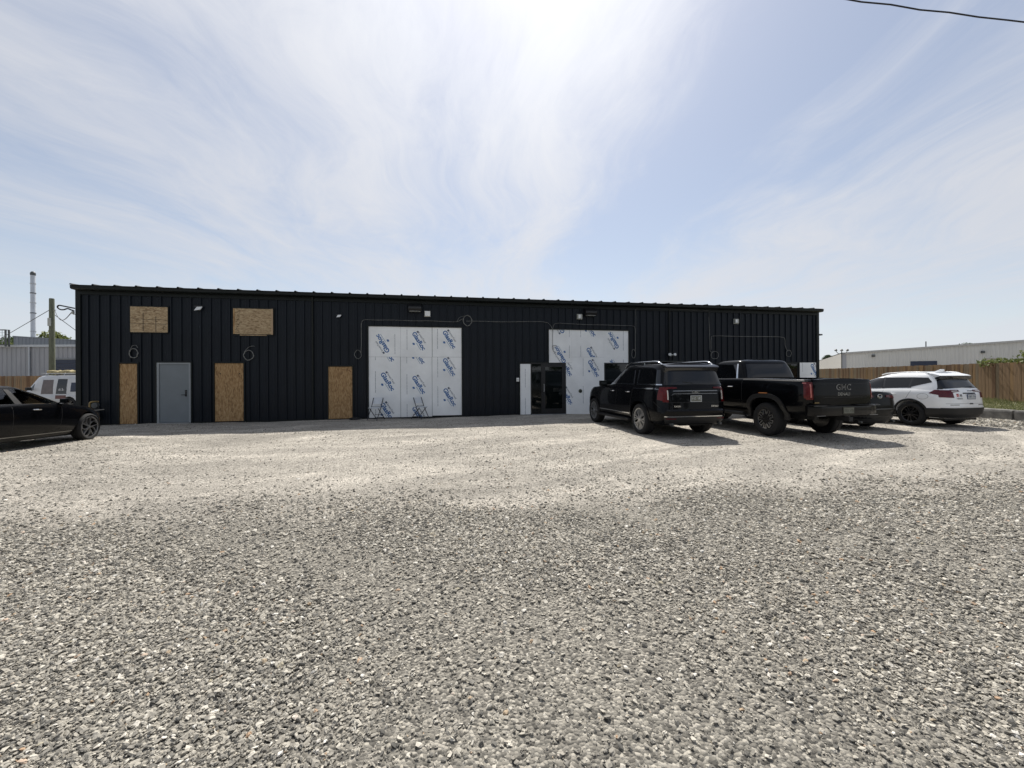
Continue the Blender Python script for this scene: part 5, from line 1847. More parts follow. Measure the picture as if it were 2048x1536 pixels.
# ---- black sedan at the left edge, cabin open to view
def build_left_sedan():
    hd = HEAD
    car = car_root('black_sedan', (-11.08, 7.46, 0), 'black sedan with slim five-spoke wheels cut off by the left edge of the photo', 'sedan', hd, group='vehicles parked on the gravel')
    car.rotation_euler = (0, rad(1.7), hd)
    car.location.z = .095
    W = .93
    wb = 2.83
    top = lambda x: sinterp(x, [(-1.1, .98), (-.4, 1.0), (.6, .965), (2.0, .945), (2.7, .87), (3.75, .70)])
    body = Shell([(0, -.95, 3.60, .83, 4, 3.4), (.14, -1.02, 3.70, .885, 4.5, 3.4), (.38, -1.05, 3.78, .92, 4.5, 3.4), (.62, -1.05, 3.77, .93, 4.5, 3.4), (.84, -1.03, 3.7, .915, 4.5, 3.4), (.95, -1.0, 3.62, .885, 4.5, 3.4), (1.0, -.98, 3.55, .85, 4.5, 3.4)], .20, top, .025)
    me = boolean_cut(body.mb().mesh('body', M_BLACKP), arch_cut(0, W, .375, .335) + arch_cut(wb, W, .375, .335))
    link('body', me, car)
    gh = Shell([(0, -.50, 2.58, .84, 4, 3.6), (.3, -.13, 2.22, .785, 4, 3.6), (.6, .22, 1.84, .725, 4, 3.8), (.82, .52, 1.50, .675, 4, 4), (.92, .65, 1.34, .65, 4, 4), (.97, .72, 1.22, .62, 4, 4), (1.0, .82, 1.08, .52, 4, 4)], .93, 1.35, .04)
    # roof, pillars and panes as separate pieces so that one can see through the cabin
    rf = Shell([(0, gh.lev(.80)[0], gh.lev(.80)[1], gh.lev(.80)[2], 4, 4), (.5, *gh.lev(.9)), (.85, *gh.lev(.97)), (1.0, *gh.lev(1.0))], .93 + .42 * .80, 1.35, .04)
    rf.mb().build('roof', M_BLACKP, car, 40)
    z0, z1 = .955, 1.275
    for s in (1, -1):
        p = MB()
        gh.side([(2.16, z0), (2.38, z0), (1.54, z1), (1.42, z1)], s, .004, 3, 8, .05, p)
        gh.side([(1.00, z0), (1.15, z0), (1.02, z1), (.92, z1)], s, .006, 3, 8, .05, p)
        gh.side([(-.42, z0), (.15, z0), (.62, z1), (.50, z1)], s, .004, 4, 8, .05, p)
        p.build('pillar', M_PLAST, car, 40)
        gh.side([(1.14, z0), (2.18, z0), (1.43, z1), (1.01, z1)], s, .000, 8, 5, .006).build('side_window', M_CGLASS, car, 40)
        gh.side([(.13, z0), (1.01, z0), (.93, z1), (.60, z1)], s, .000, 8, 5, .006).build('side_window', M_CGLASS, car, 40)
        c = MB()
        body.side([(-.2, .945), (1.98, .935), (1.98, .955), (-.2, .965)], s, -.03, 10, 1, .02, c)
        gh.side([(-.15, .945), (2.0, .94), (2.0, .962), (-.15, .967)], s, .012, 10, 1, .02, c)
        c.build('window_trim', M_CHROME, car, 40)
        c = MB()
        body.side([(.42, .265), (2.36, .265), (2.36, .285), (.42, .285)], s, .010, 10, 1, .02, c)
        c.build('sill_moulding', pm('sill_grey', (0.18, 0.18, 0.17), 0.3, 0.5), car, 40)
        for x in (.35, 1.40):
            handle_part(car, body, x, .83, s, M_CHROME, .18)
        mirror_part(car, 2.05, .86, .955, s, M_BLACKP, .6)
        q = MB()
        seam(body, [(.86, .32), (.86, .93)], s, .007, q)
        seam(body, [(1.98, .32), (2.02, .88)], s, .007, q)
        q.build('door_seam', M_PLAST, car)
        L = MB()
        body.end([(s * .5, .58), (s * .84, .58), (s * .84, .68), (s * .5, .66)], True, .01, 6, 3, .03, L)
        L.build('headlight', M_METER, car, 40)
        L = MB()
        body.end([(s * .86, .78), (s * .45, .82), (s * .45, .92), (s * .84, .92)], False, .01, 6, 3, .03, L)
        L.build('tail_lamp', M_DRED, car, 40)
        # seats
        for x in (.72, 1.50) if s else ():
            st = MB()
            st.cbox(x - .10, x + .06, s * .38 - .23, s * .38 + .23, .60, 1.0, .05)
            st.cbox(x - .12, x - .02, s * .38 - .12, s * .38 + .12, 1.06, 1.18, .035)
            st.tube([(x - .06, s * .38 - .05, .98), (x - .07, s * .38 - .05, 1.08)], .008, 6).tube([(x - .06, s * .38 + .05, .98), (x - .07, s * .38 + .05, 1.08)], .008, 6)
            st.build('seat', M_SEAT, car, 40)
    gh.end([(.70, z0), (-.70, z0), (-.60, z1), (.60, z1)], True, .0, 8, 5, .006).build('windscreen', M_CGLASS, car, 40)
    gh.end([(.66, z0 + .02), (-.66, z0 + .02), (-.58, z1), (.58, z1)], False, .0, 8, 5, .006).build('rear_window', M_CGLASS, car, 40)
    st = MB()
    ring_ = [(1.85 + .05 * math.sin(a), .38 + .18 * math.cos(a), .98 + .16 * math.sin(a)) for a in [2 * math.pi * k / 20 for k in range(20)]]
    st.tube(ring_, .014, 6, closed=True)
    st.build('steering_wheel', M_PLAST, car)
    MB().box(-.8, 3.3, -.62, .62, .15, .26).tube([(0, -.7, .33), (0, .7, .33)], .05, 8).tube([(wb, -.7, .33), (wb, .7, .33)], .05, 8).build('underbody', M_PLAST, car)
    add_wheels(car, 'swirl', .335, .255, .23, wb, .925)


# ---- white service van behind the left sedan
def build_van():
    car = car_root('service_van', (-21.68, 21.0, 0), 'white service van with dark rear window lettering standing beyond the black sedan', 'van', rad(176))
    W = .90
    top = lambda x: sinterp(x, [(-.7, .82), (1.9, .82), (2.5, .82), (3.4, .70)])
    body = Shell([(0, -.72, 3.4, .82, 9, 4), (.2, -.76, 3.46, .88, 9, 4), (.6, -.76, 3.46, .90, 9, 4), (.95, -.75, 3.4, .89, 9, 4), (1.0, -.74, 3.36, .87, 9, 4)], .25, top, .02)
    me = boolean_cut(body.mb().mesh('body', M_VANP), arch_cut(0, W, .38, .34) + arch_cut(2.75, W, .38, .34))
    link('body', me, car)
    gh = Shell([(0, -.74, 2.95, .88, 9, 4), (.4, -.73, 2.55, .85, 9, 4), (.75, -.72, 2.2, .80, 9, 5), (.92, -.70, 2.05, .77, 9, 5), (1.0, -.66, 1.9, .70, 8, 5)], .78, 1.74, .03)
    gh.mb().build('cabin', M_VANP, car, 40)
    for s in (1, -1):
        gh.side([(1.05, 1.0), (2.30, 1.0), (1.98, 1.60), (1.05, 1.62)], s, .006) if False else None
        w1 = gh.side([(.88, .84), (1.52, .84), (1.48, 1.54), (.92, 1.54)], s, .006).build('side_window', pm('brownish_van_glass', (0.10, 0.075, 0.07), 0.15, var=0.25, vscale=4), car, 40)
        gh.side([(.16, .84), (.72, .84), (.68, 1.58), (.18, 1.58)], s, .006).build('sliding_door_panel', M_PGLASS, car, 40)
        gh.side([(-.55, .95), (-.05, .95), (-.05, 1.40), (-.55, 1.40)], s, .006).build('quarter_window', M_NAVY, car, 40)
        gh.side([(1.98, 1.05), (2.30, 1.05), (2.02, 1.32), (1.98, 1.34)], s, .006).build('vent_window', M_DGLASS, car, 40)
        rw = MB()
        body.side([(.16, .60), (.72, .60), (.72, .78), (.16, .78)], s, .004, 6, 3, .01, rw)
        rw.build('red_wrap_panel', M_REDW, car, 40)
        mirror_part(car, 2.05, .88, 1.02, s, M_PLAST, .9)
    vs, fs = text_geo('613-', .30, .02)
    m = MB()
    m.add([(.42 - a, (gh.Y(.42 - a, 1.06 + b) + .014), 1.06 + b) for a, b in vs], fs)
    m.build('phone_lettering', M_VANP, car)
    rk = MB()
    for s in (1, -1):
        rk.tube([(-.55, s * .62, 1.86), (1.8, s * .62, 1.86)], .02, 6)
    for x in (-.4, .5, 1.5):
        rk.tube([(x, -.68, 1.76), (x, -.66, 1.85), (x, .66, 1.85), (x, .68, 1.76)], .018, 6)
    rk.build('roof_rack', M_STEEL, car, 50)
    gh.end([(.68, 1.02), (-.68, 1.02), (-.60, 1.58), (.60, 1.58)], True, .005, 8, 4).build('windscreen', M_DGLASS, car, 40)
    ty = wheel_meshes('black', .34, .22, .21)
    add_wheels(car, 'black', .34, .22, .21, 2.75, .87)
    # straw-coloured tarp bundle lying on the rack
    t = MB()
    n = 26
    for i in range(n):
        pass
    pts = [(-.65 + 2.6 * i / 14, .12 * math.sin(i * 1.3), 1.93 + .02 * math.sin(i * 2.2)) for i in range(15)]
    t.tube(pts, [.06 + .05 * abs(math.sin(i * 1.9)) for i in range(15)], 8)
    pts = [(-.5 + 2.2 * i / 12, .38 + .08 * math.sin(i * 1.7), 1.92 + .02 * math.sin(i * 1.2)) for i in range(13)]
    t.tube(pts, [.05 + .05 * abs(math.sin(i * 2.3 + 1)) for i in range(13)], 8)
    o = t.build('tarp_bundle', M_OCHRE, None, 60, (-21.68, 21.0, 0), (0, 0, rad(176)))
    tag(o, 'straw-coloured bundle tied on the roof rack of the white van', 'bundle')


build_suv()
build_truck()
build_white()
build_sedan()
build_left_sedan()
build_van()


# ------------------------------------------------------------------ folding chairs, meter, small things by the wall
def folding_chair(u, y, turn, label):
    o = empty('folding_chair', bw(u, y), BANG + turn)
    tag(o, label, 'chair', 'folding chairs by the wall')
    f = MB()
    for s in (-1, 1):
        x = s * .205
        f.tube([(x, -.28, 0.0), (x, -.02, .44), (x, .12, .80)], .013, 8)      # front leg running up into the back
        f.tube([(x * .9, .26, 0.0), (x * .9, -.16, .43)], .013, 8)           # rear leg
    f.tube([(-.205, -.25, .06), (.205, -.25, .06)], .010, 6)
    f.tube([(-.185, .22, .07), (.185, .22, .07)], .010, 6)
    f.tube([(-.185, .16, .17), (.185, .16, .17)], .009, 6)
    f.tube([(-.205, .0, .475), (.205, .0, .475)], .009, 6)
    f.build('frame', M_CHAIRF, o, 50)
    s = MB().cbox(-.20, .20, -.22, .17, .43, .455, .011)
    s.build('seat', M_CHAIRW, o, 40)
    b = MB()
    n = 8
    for i in range(n):
        a0, a1 = -1 + 2 * i / n, -1 + 2 * (i + 1) / n
        V = []
        for a in (a0, a1):
            yy = .03 * (1 - a * a)
            V += [(a * .225, .055 + yy, .58), (a * .225, .13 + yy, .80), (a * .225, .145 + yy, .80), (a * .225, .07 + yy, .58)]
        F = [(0, 4, 5, 1), (1, 5, 6, 2), (2, 6, 7, 3), (3, 7, 4, 0)]
        if i == 0:
            F.append((0, 1, 2, 3))
        if i == n - 1:
            F.append((7, 6, 5, 4))
        b.add(V, F)
    b.build('backrest', M_CHAIRW, o, 40)


folding_chair(9.66, -0.50, rad(-28), 'white folding chair at the left corner of the garage opening')
folding_chair(11.22, -0.48, rad(48), 'white folding chair turned sideways in front of the middle sheathing boards')
m = MB()
bm = bmesh.new()
bmesh.ops.create_icosphere(bm, subdivisions=3, radius=1)
for q in bm.verts:
    n_ = mnoise.noise(q.co * 2.2)
    q.co = Vector((q.co.x * .20, q.co.y * .10, max(q.co.z, -.6) * .06)) * (1 + .35 * n_)
m.addbm(bm)
o = m.build('dark_bundle', M_PLAST, None, 60, bw(8.86, -0.22, 0.03), (0, 0, BANG))
tag(o, 'small black bundle on the ground beside the third OSB door', 'bundle')
# gas meter at the left corner
gm = empty('gas_meter', bw(0.62, -0.30), BANG)
tag(gm, 'dark gas meter with brass elbow standing by the left corner of the black wall', 'gas meter')
MB().cbox(-.14, .16, -.10, .10, .18, .46, .03).build('meter_body', M_METER, gm, 40)
p = MB()
p.tube(spline([(-.06, 0, .44), (-.06, 0, .70), (-.04, 0, .78), (.04, 0, .80), (.12, .10, .80)], 5), .030, 8)
p.build('riser_pipe', M_BRASS, gm, 50)
p = MB().tube([(-.14, 0, .50), (.34, 0, .54)], .018, 8).tube([(.10, 0, .0), (.10, 0, .2)], .025, 8)
p.lathe([(0, .0), (.05, .01), (.055, .05), (0, .06)], 14, 'Z', (-.05, 0, .5))
p.build('pipe_fitting', pm('worn_pipe', (0.22, 0.21, 0.19), 0.6, 0.3, var=0.3, vscale=20), gm, 50)
MB().lathe([(0.0, -.07), (.09, -.06), (.10, 0), (.09, .05), (0, .06)], 18, 'Y', (.10, 0, .68)).build('regulator', M_METER, gm, 50)
MB().box(-.30, -.24, -.12, .12, 0, .36).build('guard_post', M_METER, gm)
# service wires at the left corner of the roof
sv = MB()
sv.tube(spline([(-0.02, -.06, 3.92), (-.16, -.08, 3.95), (-.30, -.09, 3.98), (-.43, -.1, 4.0), (-.47, -.1, 3.94), (-.40, -.1, 3.87), (-.30, -.1, 3.86), (-.20, -.09, 3.90), (-.12, -.08, 3.87), (-.03, -.06, 3.83)], 6), .022, 7)
o = sv.build('service_cable_loop', M_WIRE, None, 60, BL, (0, 0, BANG))
tag(o, 'thick black service cable loop sticking out from the left corner of the building', 'cable')
ins = MB().lathe([(0.0, 0), (.03, .005), (.045, .03), (.03, .05), (.045, .07), (.03, .10), (0, .105)], 12, 'Z', (-.06, -.07, 3.72))
ins.tube([(0.0, -.03, 3.72), (-.06, -.07, 3.72)], .012, 6)
o = ins.build('insulator', pm('pale_ceramic', (0.4, 0.42, 0.4), 0.3), None, 50, BL, (0, 0, BANG))
tag(o, 'pale insulator on the left corner of the black building', 'insulator')
br = MB().tube([(BLEN, .1, 3.5), (BLEN + .22, .1, 3.52)], .02, 8)
br.cbox(BLEN + .14, BLEN + .30, .03, .17, 3.46, 3.53, .015)
o = br.build('side_wall_lamp', M_METER, None, 50, BL, (0, 0, BANG))
tag(o, 'small lamp sticking out from the right end wall of the black building', 'wall light')


# ------------------------------------------------------------------ fences, kerb blocks, grass
def fence(p0, p1, z0a, z0b, ztop, label, gap=.005, bwid=.14, seed=3):
    r2 = random.Random(seed)
    d = Vector((p1[0] - p0[0], p1[1] - p0[1], 0))
    L = d.length
    ang = math.atan2(d.y, d.x)
    o = empty('wooden_fence', (p0[0], p0[1], 0), ang)
    tag(o, label, 'fence')
    mesh = []
    for mt in FENCE_M:
        mb = MB().box(0, bwid - gap, -.01, .01, 0, 1)
        mesh.append(mb.mesh('fence_board', mt))
    n = int(L / bwid)
    for k in range(n):
        t = k / n
        zb = z0a + (z0b - z0a) * t
        me = mesh[r2.choice((0, 0, 1, 1, 2, 3))]
        link('fence_board', me, o, (k * bwid, r2.uniform(-.006, .006), zb), (0, r2.uniform(-.006, .006), 0), (1, 1, ztop - zb + r2.uniform(-.012, .012)))
    for k in range(int(L / 2.4) + 1):
        x = k * 2.4
        zb = z0a + (z0b - z0a) * x / L
        MB().box(x, x + .09, .035, .125, zb - .3, ztop - .02).build('fence_post', FENCE_M[2], o)
    rl = MB()
    for f in (.25, .8):
        za = z0a + (ztop - z0a) * f
        zb = z0b + (ztop - z0b) * f
        rl.add([(0, .012, za), (L, .012, zb), (L, .012, zb + .09), (0, .012, za + .09), (0, .034, za), (L, .034, zb), (L, .034, zb + .09), (0, .034, za + .09)],
               [(0, 1, 2, 3), (7, 6, 5, 4), (3, 2, 6, 7), (0, 4, 5, 1)])
    rl.build('fence_rail', FENCE_M[1], o)
    return o


fence((21.75, 31.0), (18.0, 9.6), .5, .5, 2.0, 'tall brown board fence along the grass bank on the right')
fence((-44.0, 26.6), (-15.5, 25.4), -.05, -.05, 1.80, 'weathered board fence behind the white van on the left', seed=9)

# concrete kerb blocks along the grass
for k, (y0, y1) in enumerate(((6.9, 9.05), (9.12, 11.3), (11.38, 13.72), (13.80, 16.1), (16.18, 18.4), (18.48, 20.7))):
    m = MB()
    bm = bmesh.new()
    bmesh.ops.create_cube(bm, size=1)
    bmesh.ops.subdivide_edges(bm, edges=bm.edges[:], cuts=5, use_grid_fill=True)
    for q in bm.verts:
        c = q.co.copy()
        top = c.z > .49
        q.co = Vector((16.98 + c.x * (.30 if top else .34), (y0 + y1) / 2 + c.y * (y1 - y0), .16 + c.z * .34))
        q.co += Vector((mnoise.noise(q.co * 3.1), mnoise.noise(q.co * 3.7 + Vector((5, 0, 0))), mnoise.noise(q.co * 2.9 + Vector((0, 9, 0))))) * .022
    m.addbm(bm)
    o = m.build('kerb_block', M_CONC, None, 50)
    lab = ['concrete kerb block nearest the camera at the right edge of the lot', 'second concrete kerb block along the grass from the camera', 'weathered concrete kerb block just right of the joint beside the white SUV',
           'weathered concrete kerb block left of the joint beside the white SUV', 'concrete kerb block behind the white SUV', 'farthest concrete kerb block behind the white SUV'][k]
    tag(o, lab, 'kerb block', 'concrete blocks edging the grass')


def build_bank():
    xs = np.linspace(17.05, 24.5, 16)
    ys = np.linspace(4.0, 34.0, 50)
    V = []
    for y in ys:
        for x in xs:
            t = min(1, max(0, (x - 17.1) / 2.2))
            V.append((x, y, .24 + .26 * t * t * (3 - 2 * t) + .02 * math.sin(3 * x + 2 * y)))
    nx = len(xs)
    F = [(j * nx + i, j * nx + i + 1, (j + 1) * nx + i + 1, (j + 1) * nx + i) for j in range(len(ys) - 1) for i in range(nx - 1)]
    o = MB().add(V, F).build('grass_bank', pm('bank_soil', (0.13, 0.125, 0.06), 0.95, var=0.4, vscale=3), None, 60)
    tag(o, 'low earth bank under the grass on the right', 'bank', kind='structure')
    # blades
    N = 30000
    x = 17.15 + 2.9 * nrng.random(N)
    y = 8 + 16 * nrng.random(N)
    cl = 0.5 + 0.5 * np.sin(2.3 * x + 1.7 * y) * np.sin(1.1 * y - 2.9 * x)
    h = (.05 + .13 * nrng.random(N)) * (0.6 + .7 * cl)
    an = nrng.random(N) * 6.283
    wv = .006 + .006 * nrng.random(N)
    t = np.clip((x - 17.1) / 2.2, 0, 1)
    z = .24 + .26 * t * t * (3 - 2 * t) + .02 * np.sin(3 * x + 2 * y) - .01
    lx, ly = nrng.normal(0, .05, N), nrng.normal(0, .05, N)
    v = np.empty((N, 3, 3))
    v[:, 0] = np.stack([x - wv * np.cos(an), y - wv * np.sin(an), z], 1)
    v[:, 1] = np.stack([x + wv * np.cos(an), y + wv * np.sin(an), z], 1)
    v[:, 2] = np.stack([x + lx, y + ly, z + h], 1)
    me = bpy.data.meshes.new('grass')
    me.from_pydata(v.reshape(-1, 3).tolist(), [], np.arange(N * 3).reshape(-1, 3).tolist())
    me.materials.append(M_GRASS)
    o = link('grass', me)
    tag(o, 'dry green grass growing on the bank in front of the fence', 'grass', kind='stuff')


build_bank()


# ------------------------------------------------------------------ neighbouring buildings
def ribbed(mb, p0, p1, z0, z1fn, pitch=.42, depth=.035, n=(0, -1)):
    """ribbed cladding from p0 to p1 in plan, top height z1fn(fraction)"""
    L = math.hypot(p1[0] - p0[0], p1[1] - p0[1])
    m = max(1, int(L / pitch))
    pts = []
    for k in range(m):
        a = k / m
        w_ = L / m
        for da, dd in ((0, 0), (.12, depth), (.3, depth), (.42, 0)):
            pts.append((a + da * w_ / L, dd))
    pts.append((1.0, 0))
    nn = len(pts)
    V = []
    for top in (False, True):
        for a, d in pts:
            V.append((p0[0] + (p1[0] - p0[0]) * a + n[0] * d, p0[1] + (p1[1] - p0[1]) * a + n[1] * d, z1fn(a) if top else z0))
    mb.add(V, [(i, i + 1, nn + i + 1, nn + i) for i in range(nn - 1)])


def build_neighbours():
    g = empty('grey_workshop', (-50, 38, 0))
    tag(g, 'low grey ribbed metal workshop beyond the left fence with a navy shutter', 'building')
    mb = MB()
    ribbed(mb, (-25, 0), (32, 0), 0, lambda a: 4.66, .43, .05)
    mb.build('wall', M_GREYB, g)
    MB().box(-25.2, 32.2, -.18, .05, 4.60, 4.80).build('gutter', pm('pale_gutter', (0.42, 0.45, 0.48), 0.4, var=0.05), g)
    MB().tube([(5.4, -.12, 4.6), (5.4, -.12, 0)], .07, 8).build('downspout', pm('pale_gutter', (0, 0, 0)), g, 50)
    MB().add([(-25, 0, 4.66), (32, 0, 4.66), (32, 9, 5.3), (-25, 9, 5.3), (-25, 9.2, 0), (32, 9.2, 0)], [(0, 1, 2, 3), (3, 2, 5, 4)]).build('roof', M_GREYB, g)
    sh = MB()
    for k in range(9):
        sh.box(7.66, 11.5, -.09 - .0, -.06 + .0, .3 + k * .345, .3 + k * .345 + .33)
    sh.build('shutter', M_NAVY, g)
    MB().box(7.50, 7.65, -.12, 0, 0, 3.5).box(11.51, 11.66, -.12, 0, 0, 3.5).box(7.50, 11.66, -.12, 0, 3.42, 3.55).build('shutter_frame', M_GREYD, g)
    MB().tube(spline([(10.2, -.15, 3.5), (10.3, -.3, 3.0), (10.7, -.3, 2.7), (11.2, -.3, 2.4)], 5), .03, 6).build('conduit', M_STEEL, g)
    b = empty('grey_warehouse', (-60, 50, 0))
    tag(b, 'taller blue-grey warehouse rising behind the low workshop on the left', 'building')
    mb = MB()
    ribbed(mb, (-.75, 0), (45, 0), 0, lambda a: 6.93 - 3.1 * a, .45, .05)
    mb.add([(-.75, 0, 0), (-.75, 0, 6.93), (-1.9, 2.5, 5.85), (-1.9, 2.5, 0)], [(0, 1, 2, 3)])
    mb.build('wall', M_GREYD, b)
    MB().add([(-.8, -.08, 6.95), (45, -.08, 3.85), (45, 14, 3.85), (-.8, 14, 6.95), (-.8, -.08, 6.85), (45, -.08, 3.75)], [(0, 1, 2, 3), (0, 4, 5, 1)]).build('roof', M_GREYD, b)
    c = empty('steel_cage', (-49.0, 37.3, 0))
    tag(c, 'small steel mesh cage standing on the workshop roof at the left edge', 'cage')
    fr = MB()
    for x in (0, 2.95):
        for y in (0, .25):
            fr.box(x - .05, x + .05, y - .05, y + .05, 4.6, 6.15)
    for z in (4.75, 6.1):
        for y in (0, .25):
            fr.box(0, 2.95, y - .03, y + .03, z, z + .06)
    fr.build('frame', M_METER, c)
    gr = MB()
    for k in range(1, 9):
        gr.box(k * .33 - .012, k * .33 + .012, -.012, .012, 4.8, 6.1)
    for k in range(1, 5):
        gr.box(0, 2.9, -.014, .014, 4.75 + k * .28 - .012, 4.75 + k * .28 + .012)
    gr.build('mesh', M_STEEL, c)
    # metal chimney stack
    s = empty('chimney_stack', (-60.1, 51.5, 0))
    tag(s, 'tall slim silver chimney stack rising behind the grey warehouse', 'chimney')
    zt = 15.15
    MB().lathe([(.235, 0), (.235, zt - .5), (.22, zt - .45)], 20, 'Z').build('flue', pm('dull_aluminium', (0.50, 0.52, 0.54), 0.45, 0.35, var=0.1, vscale=1.2), s, 50)
    for z in (7.6, 9.9, 11.2, 12.4, 13.6):
        MB().lathe([(.236, z), (.275, z), (.275, z + .10), (.236, z + .10)], 20, 'Z', closed=True).build('band', M_METER if z in (9.9, 12.4) else M_STEEL, s, 50)
    MB().lathe([(.25, zt - .45), (.265, zt - .2), (.16, zt), (0.0, zt + .05)], 20, 'Z').build('cap', M_METER, s, 50)
    # utility pole
    p = empty('utility_pole', (-31.4, 28.0, 0))
    tag(p, 'greenish treated wooden utility pole left of the black building', 'utility pole')
    MB().lathe([(.17, 0), (.135, 7.05), (.12, 7.1), (0, 7.1)], 14, 'Z').build('pole', M_POLE, p, 50)
    MB().cbox(-.10, .10, -.19, -.13, 5.2, 5.75, .01).build('meter_plate', M_LAMPG, p)
    MB().tube([(-.16, -.02, 6.3), (.30, -.02, 6.3)], .025, 6).build('bracket', M_STEEL, p)
    for nm, lab, a, b2 in (('guy_wire', 'guy wire slanting left from the utility pole over the workshop roof', (-31.5, 28, 6.35), (-47.5, 37.6, 5.0)),
                           ('guy_wire', 'guy wire slanting steeply from the utility pole past the chimney', (-31.5, 28, 6.2), (-38.6, 37.8, 4.9))):
        o = MB().tube([a, b2], .022, 5).build(nm, M_METER)
        tag(o, lab, 'wire')
    pe = bw(-.05, -.08, 3.85)
    a = Vector((-31.2, 28, 6.3))
    bq = Vector(pe)
    pts = [a.lerp(bq, t / 12) - Vector((0, 0, .5 * math.sin(math.pi * t / 12))) for t in range(13)]
    o = MB().tube(pts, .014, 5).build('service_wire', M_WIRE)
    tag(o, 'thin service wire from the utility pole to the left roof corner', 'wire')
    # white warehouse on the right
    h = empty('white_warehouse', (56.3, 70.0, 0))
    tag(h, 'long pale ribbed metal warehouse behind the right fence', 'building')
    fd = Vector((36, -23, 0)).normalized()
    sd = Vector((23, 36, 0)).normalized()
    mb = MB()
    FL = 46.0
    nf = (-sd.x, -sd.y)
    ftop = lambda a: 5.32 + (1.45 * min(a, .6) / .6)
    ribbed(mb, (0, 0), (fd.x * FL, fd.y * FL), 0, ftop, .42, .05, nf)
    mb.build('front_wall', M_WHITEB, h)
    mb = MB()
    ribbed(mb, (sd.x * 60, sd.y * 60), (0, 0), 0, lambda a: 5.32, .8, .05, (-fd.x, -fd.y))
    mb.build('side_wall', pm('sunlit_white_cladding', (0.56, 0.54, 0.49), 0.5, var=0.04), h)  # side wall's white lightened and warmed to show sun falling on it
    e = MB()
    for a0, a1 in ((0, .6), (.6, 1.0)):
        q0, q1 = fd * FL * a0 - sd * .25, fd * FL * a1 - sd * .25
        e.add([(q0.x, q0.y, ftop(a0) - .16), (q1.x, q1.y, ftop(a1) - .16), (q1.x, q1.y, ftop(a1) + .14), (q0.x, q0.y, ftop(a0) + .14)], [(0, 1, 2, 3)])
        r0, r1 = q0 + sd * 60, q1 + sd * 60
        e.add([(q0.x, q0.y, ftop(a0) + .14), (q1.x, q1.y, ftop(a1) + .14), (r1.x, r1.y, ftop(a1) + .14), (r0.x, r0.y, ftop(a0) + .14)], [(0, 1, 2, 3)])
    e.build('roof', pm('roof_trim_grey', (0.35, 0.35, 0.34), 0.5), h)

    def onfront(t0, t1, z0, z1, mat, nm, d=.12):
        q = []
        for t in (t0, t1):
            for dd in (.0, d):
                v = fd * t - sd * dd
                q.append((v.x, v.y))
        V = [(x, y, z0) for x, y in q] + [(x, y, z1) for x, y in q]
        MB().add(V, [(0, 1, 3, 2), (4, 6, 7, 5), (1, 5, 7, 3), (0, 4, 5, 1), (2, 3, 7, 6), (0, 2, 6, 4)]).build(nm, mat, h)

    def tpx(px):
        # distance along the front wall for a given bearing
        k = (px - 1024) / 820
        return (k * 70 - 56.3) / (fd.x - k * fd.y)
    onfront(tpx(1821), tpx(1874), .2, 3.75, M_NAVY, 'loading_door')
    onfront(tpx(1743), tpx(1750), 4.60, 4.95, M_METER, 'wall_lamp', .3)
    onfront(tpx(1962), tpx(1969), 4.75, 5.1, M_METER, 'wall_lamp', .3)
    onfront(tpx(1970), tpx(2003), 3.3, 4.0, pm('beige_panel', (0.36, 0.33, 0.28), 0.6), 'wall_sign_panel', .14)
    onfront(.05, .6, 0.1, 5.1, M_GREYB, 'corner_post', .10)
    # triple-headed light pole
    lp = empty('light_pole', (36.2, 45, 0))
    tag(lp, 'thin light pole with three lamp heads in front of the pale warehouse', 'lamp post')
    MB().tube([(0, 0, 0), (0, 0, 4.2)], .05, 8).build('pole', M_METER, lp, 50)
    MB().tube(spline([(-.62, 0, 4.25), (-.4, 0, 3.98), (0, 0, 3.95), (.4, 0, 3.98), (.62, 0, 4.25)], 4), .03, 6).build('crossarm', M_METER, lp, 50)
    for x in (-.64, 0, .64):
        MB().lathe([(0, 0), (.10, .02), (.15, .10), (.05, .24), (0, .25)], 12, 'Z', (x, 0, 4.22)).build('lamp_head', M_METER, lp, 50)
    # distant pole and power lines over the warehouse roof
    o = MB().tube([(111.1, 110, 0), (111.1, 110, 10.6)], .12, 6).build('distant_pole', M_METER)
    tag(o, 'distant thin pole showing above the pale warehouse roof', 'utility pole')
    # overhead wire in the top right corner
    pts = []
    for t in range(25):
        x = 1.5 + 12 * t / 24
        pts.append((x, 7.0, 8.30 - .137 * (x - 3.2) + .0035 * (x - 7) ** 2 + .012 * math.sin(x * 7)))
    o = MB().tube(pts, .012, 7).build('overhead_wire', M_WIRE, None, 60)
    tag(o, 'dark twisted overhead wire crossing the top right corner of the sky', 'wire')


build_neighbours()


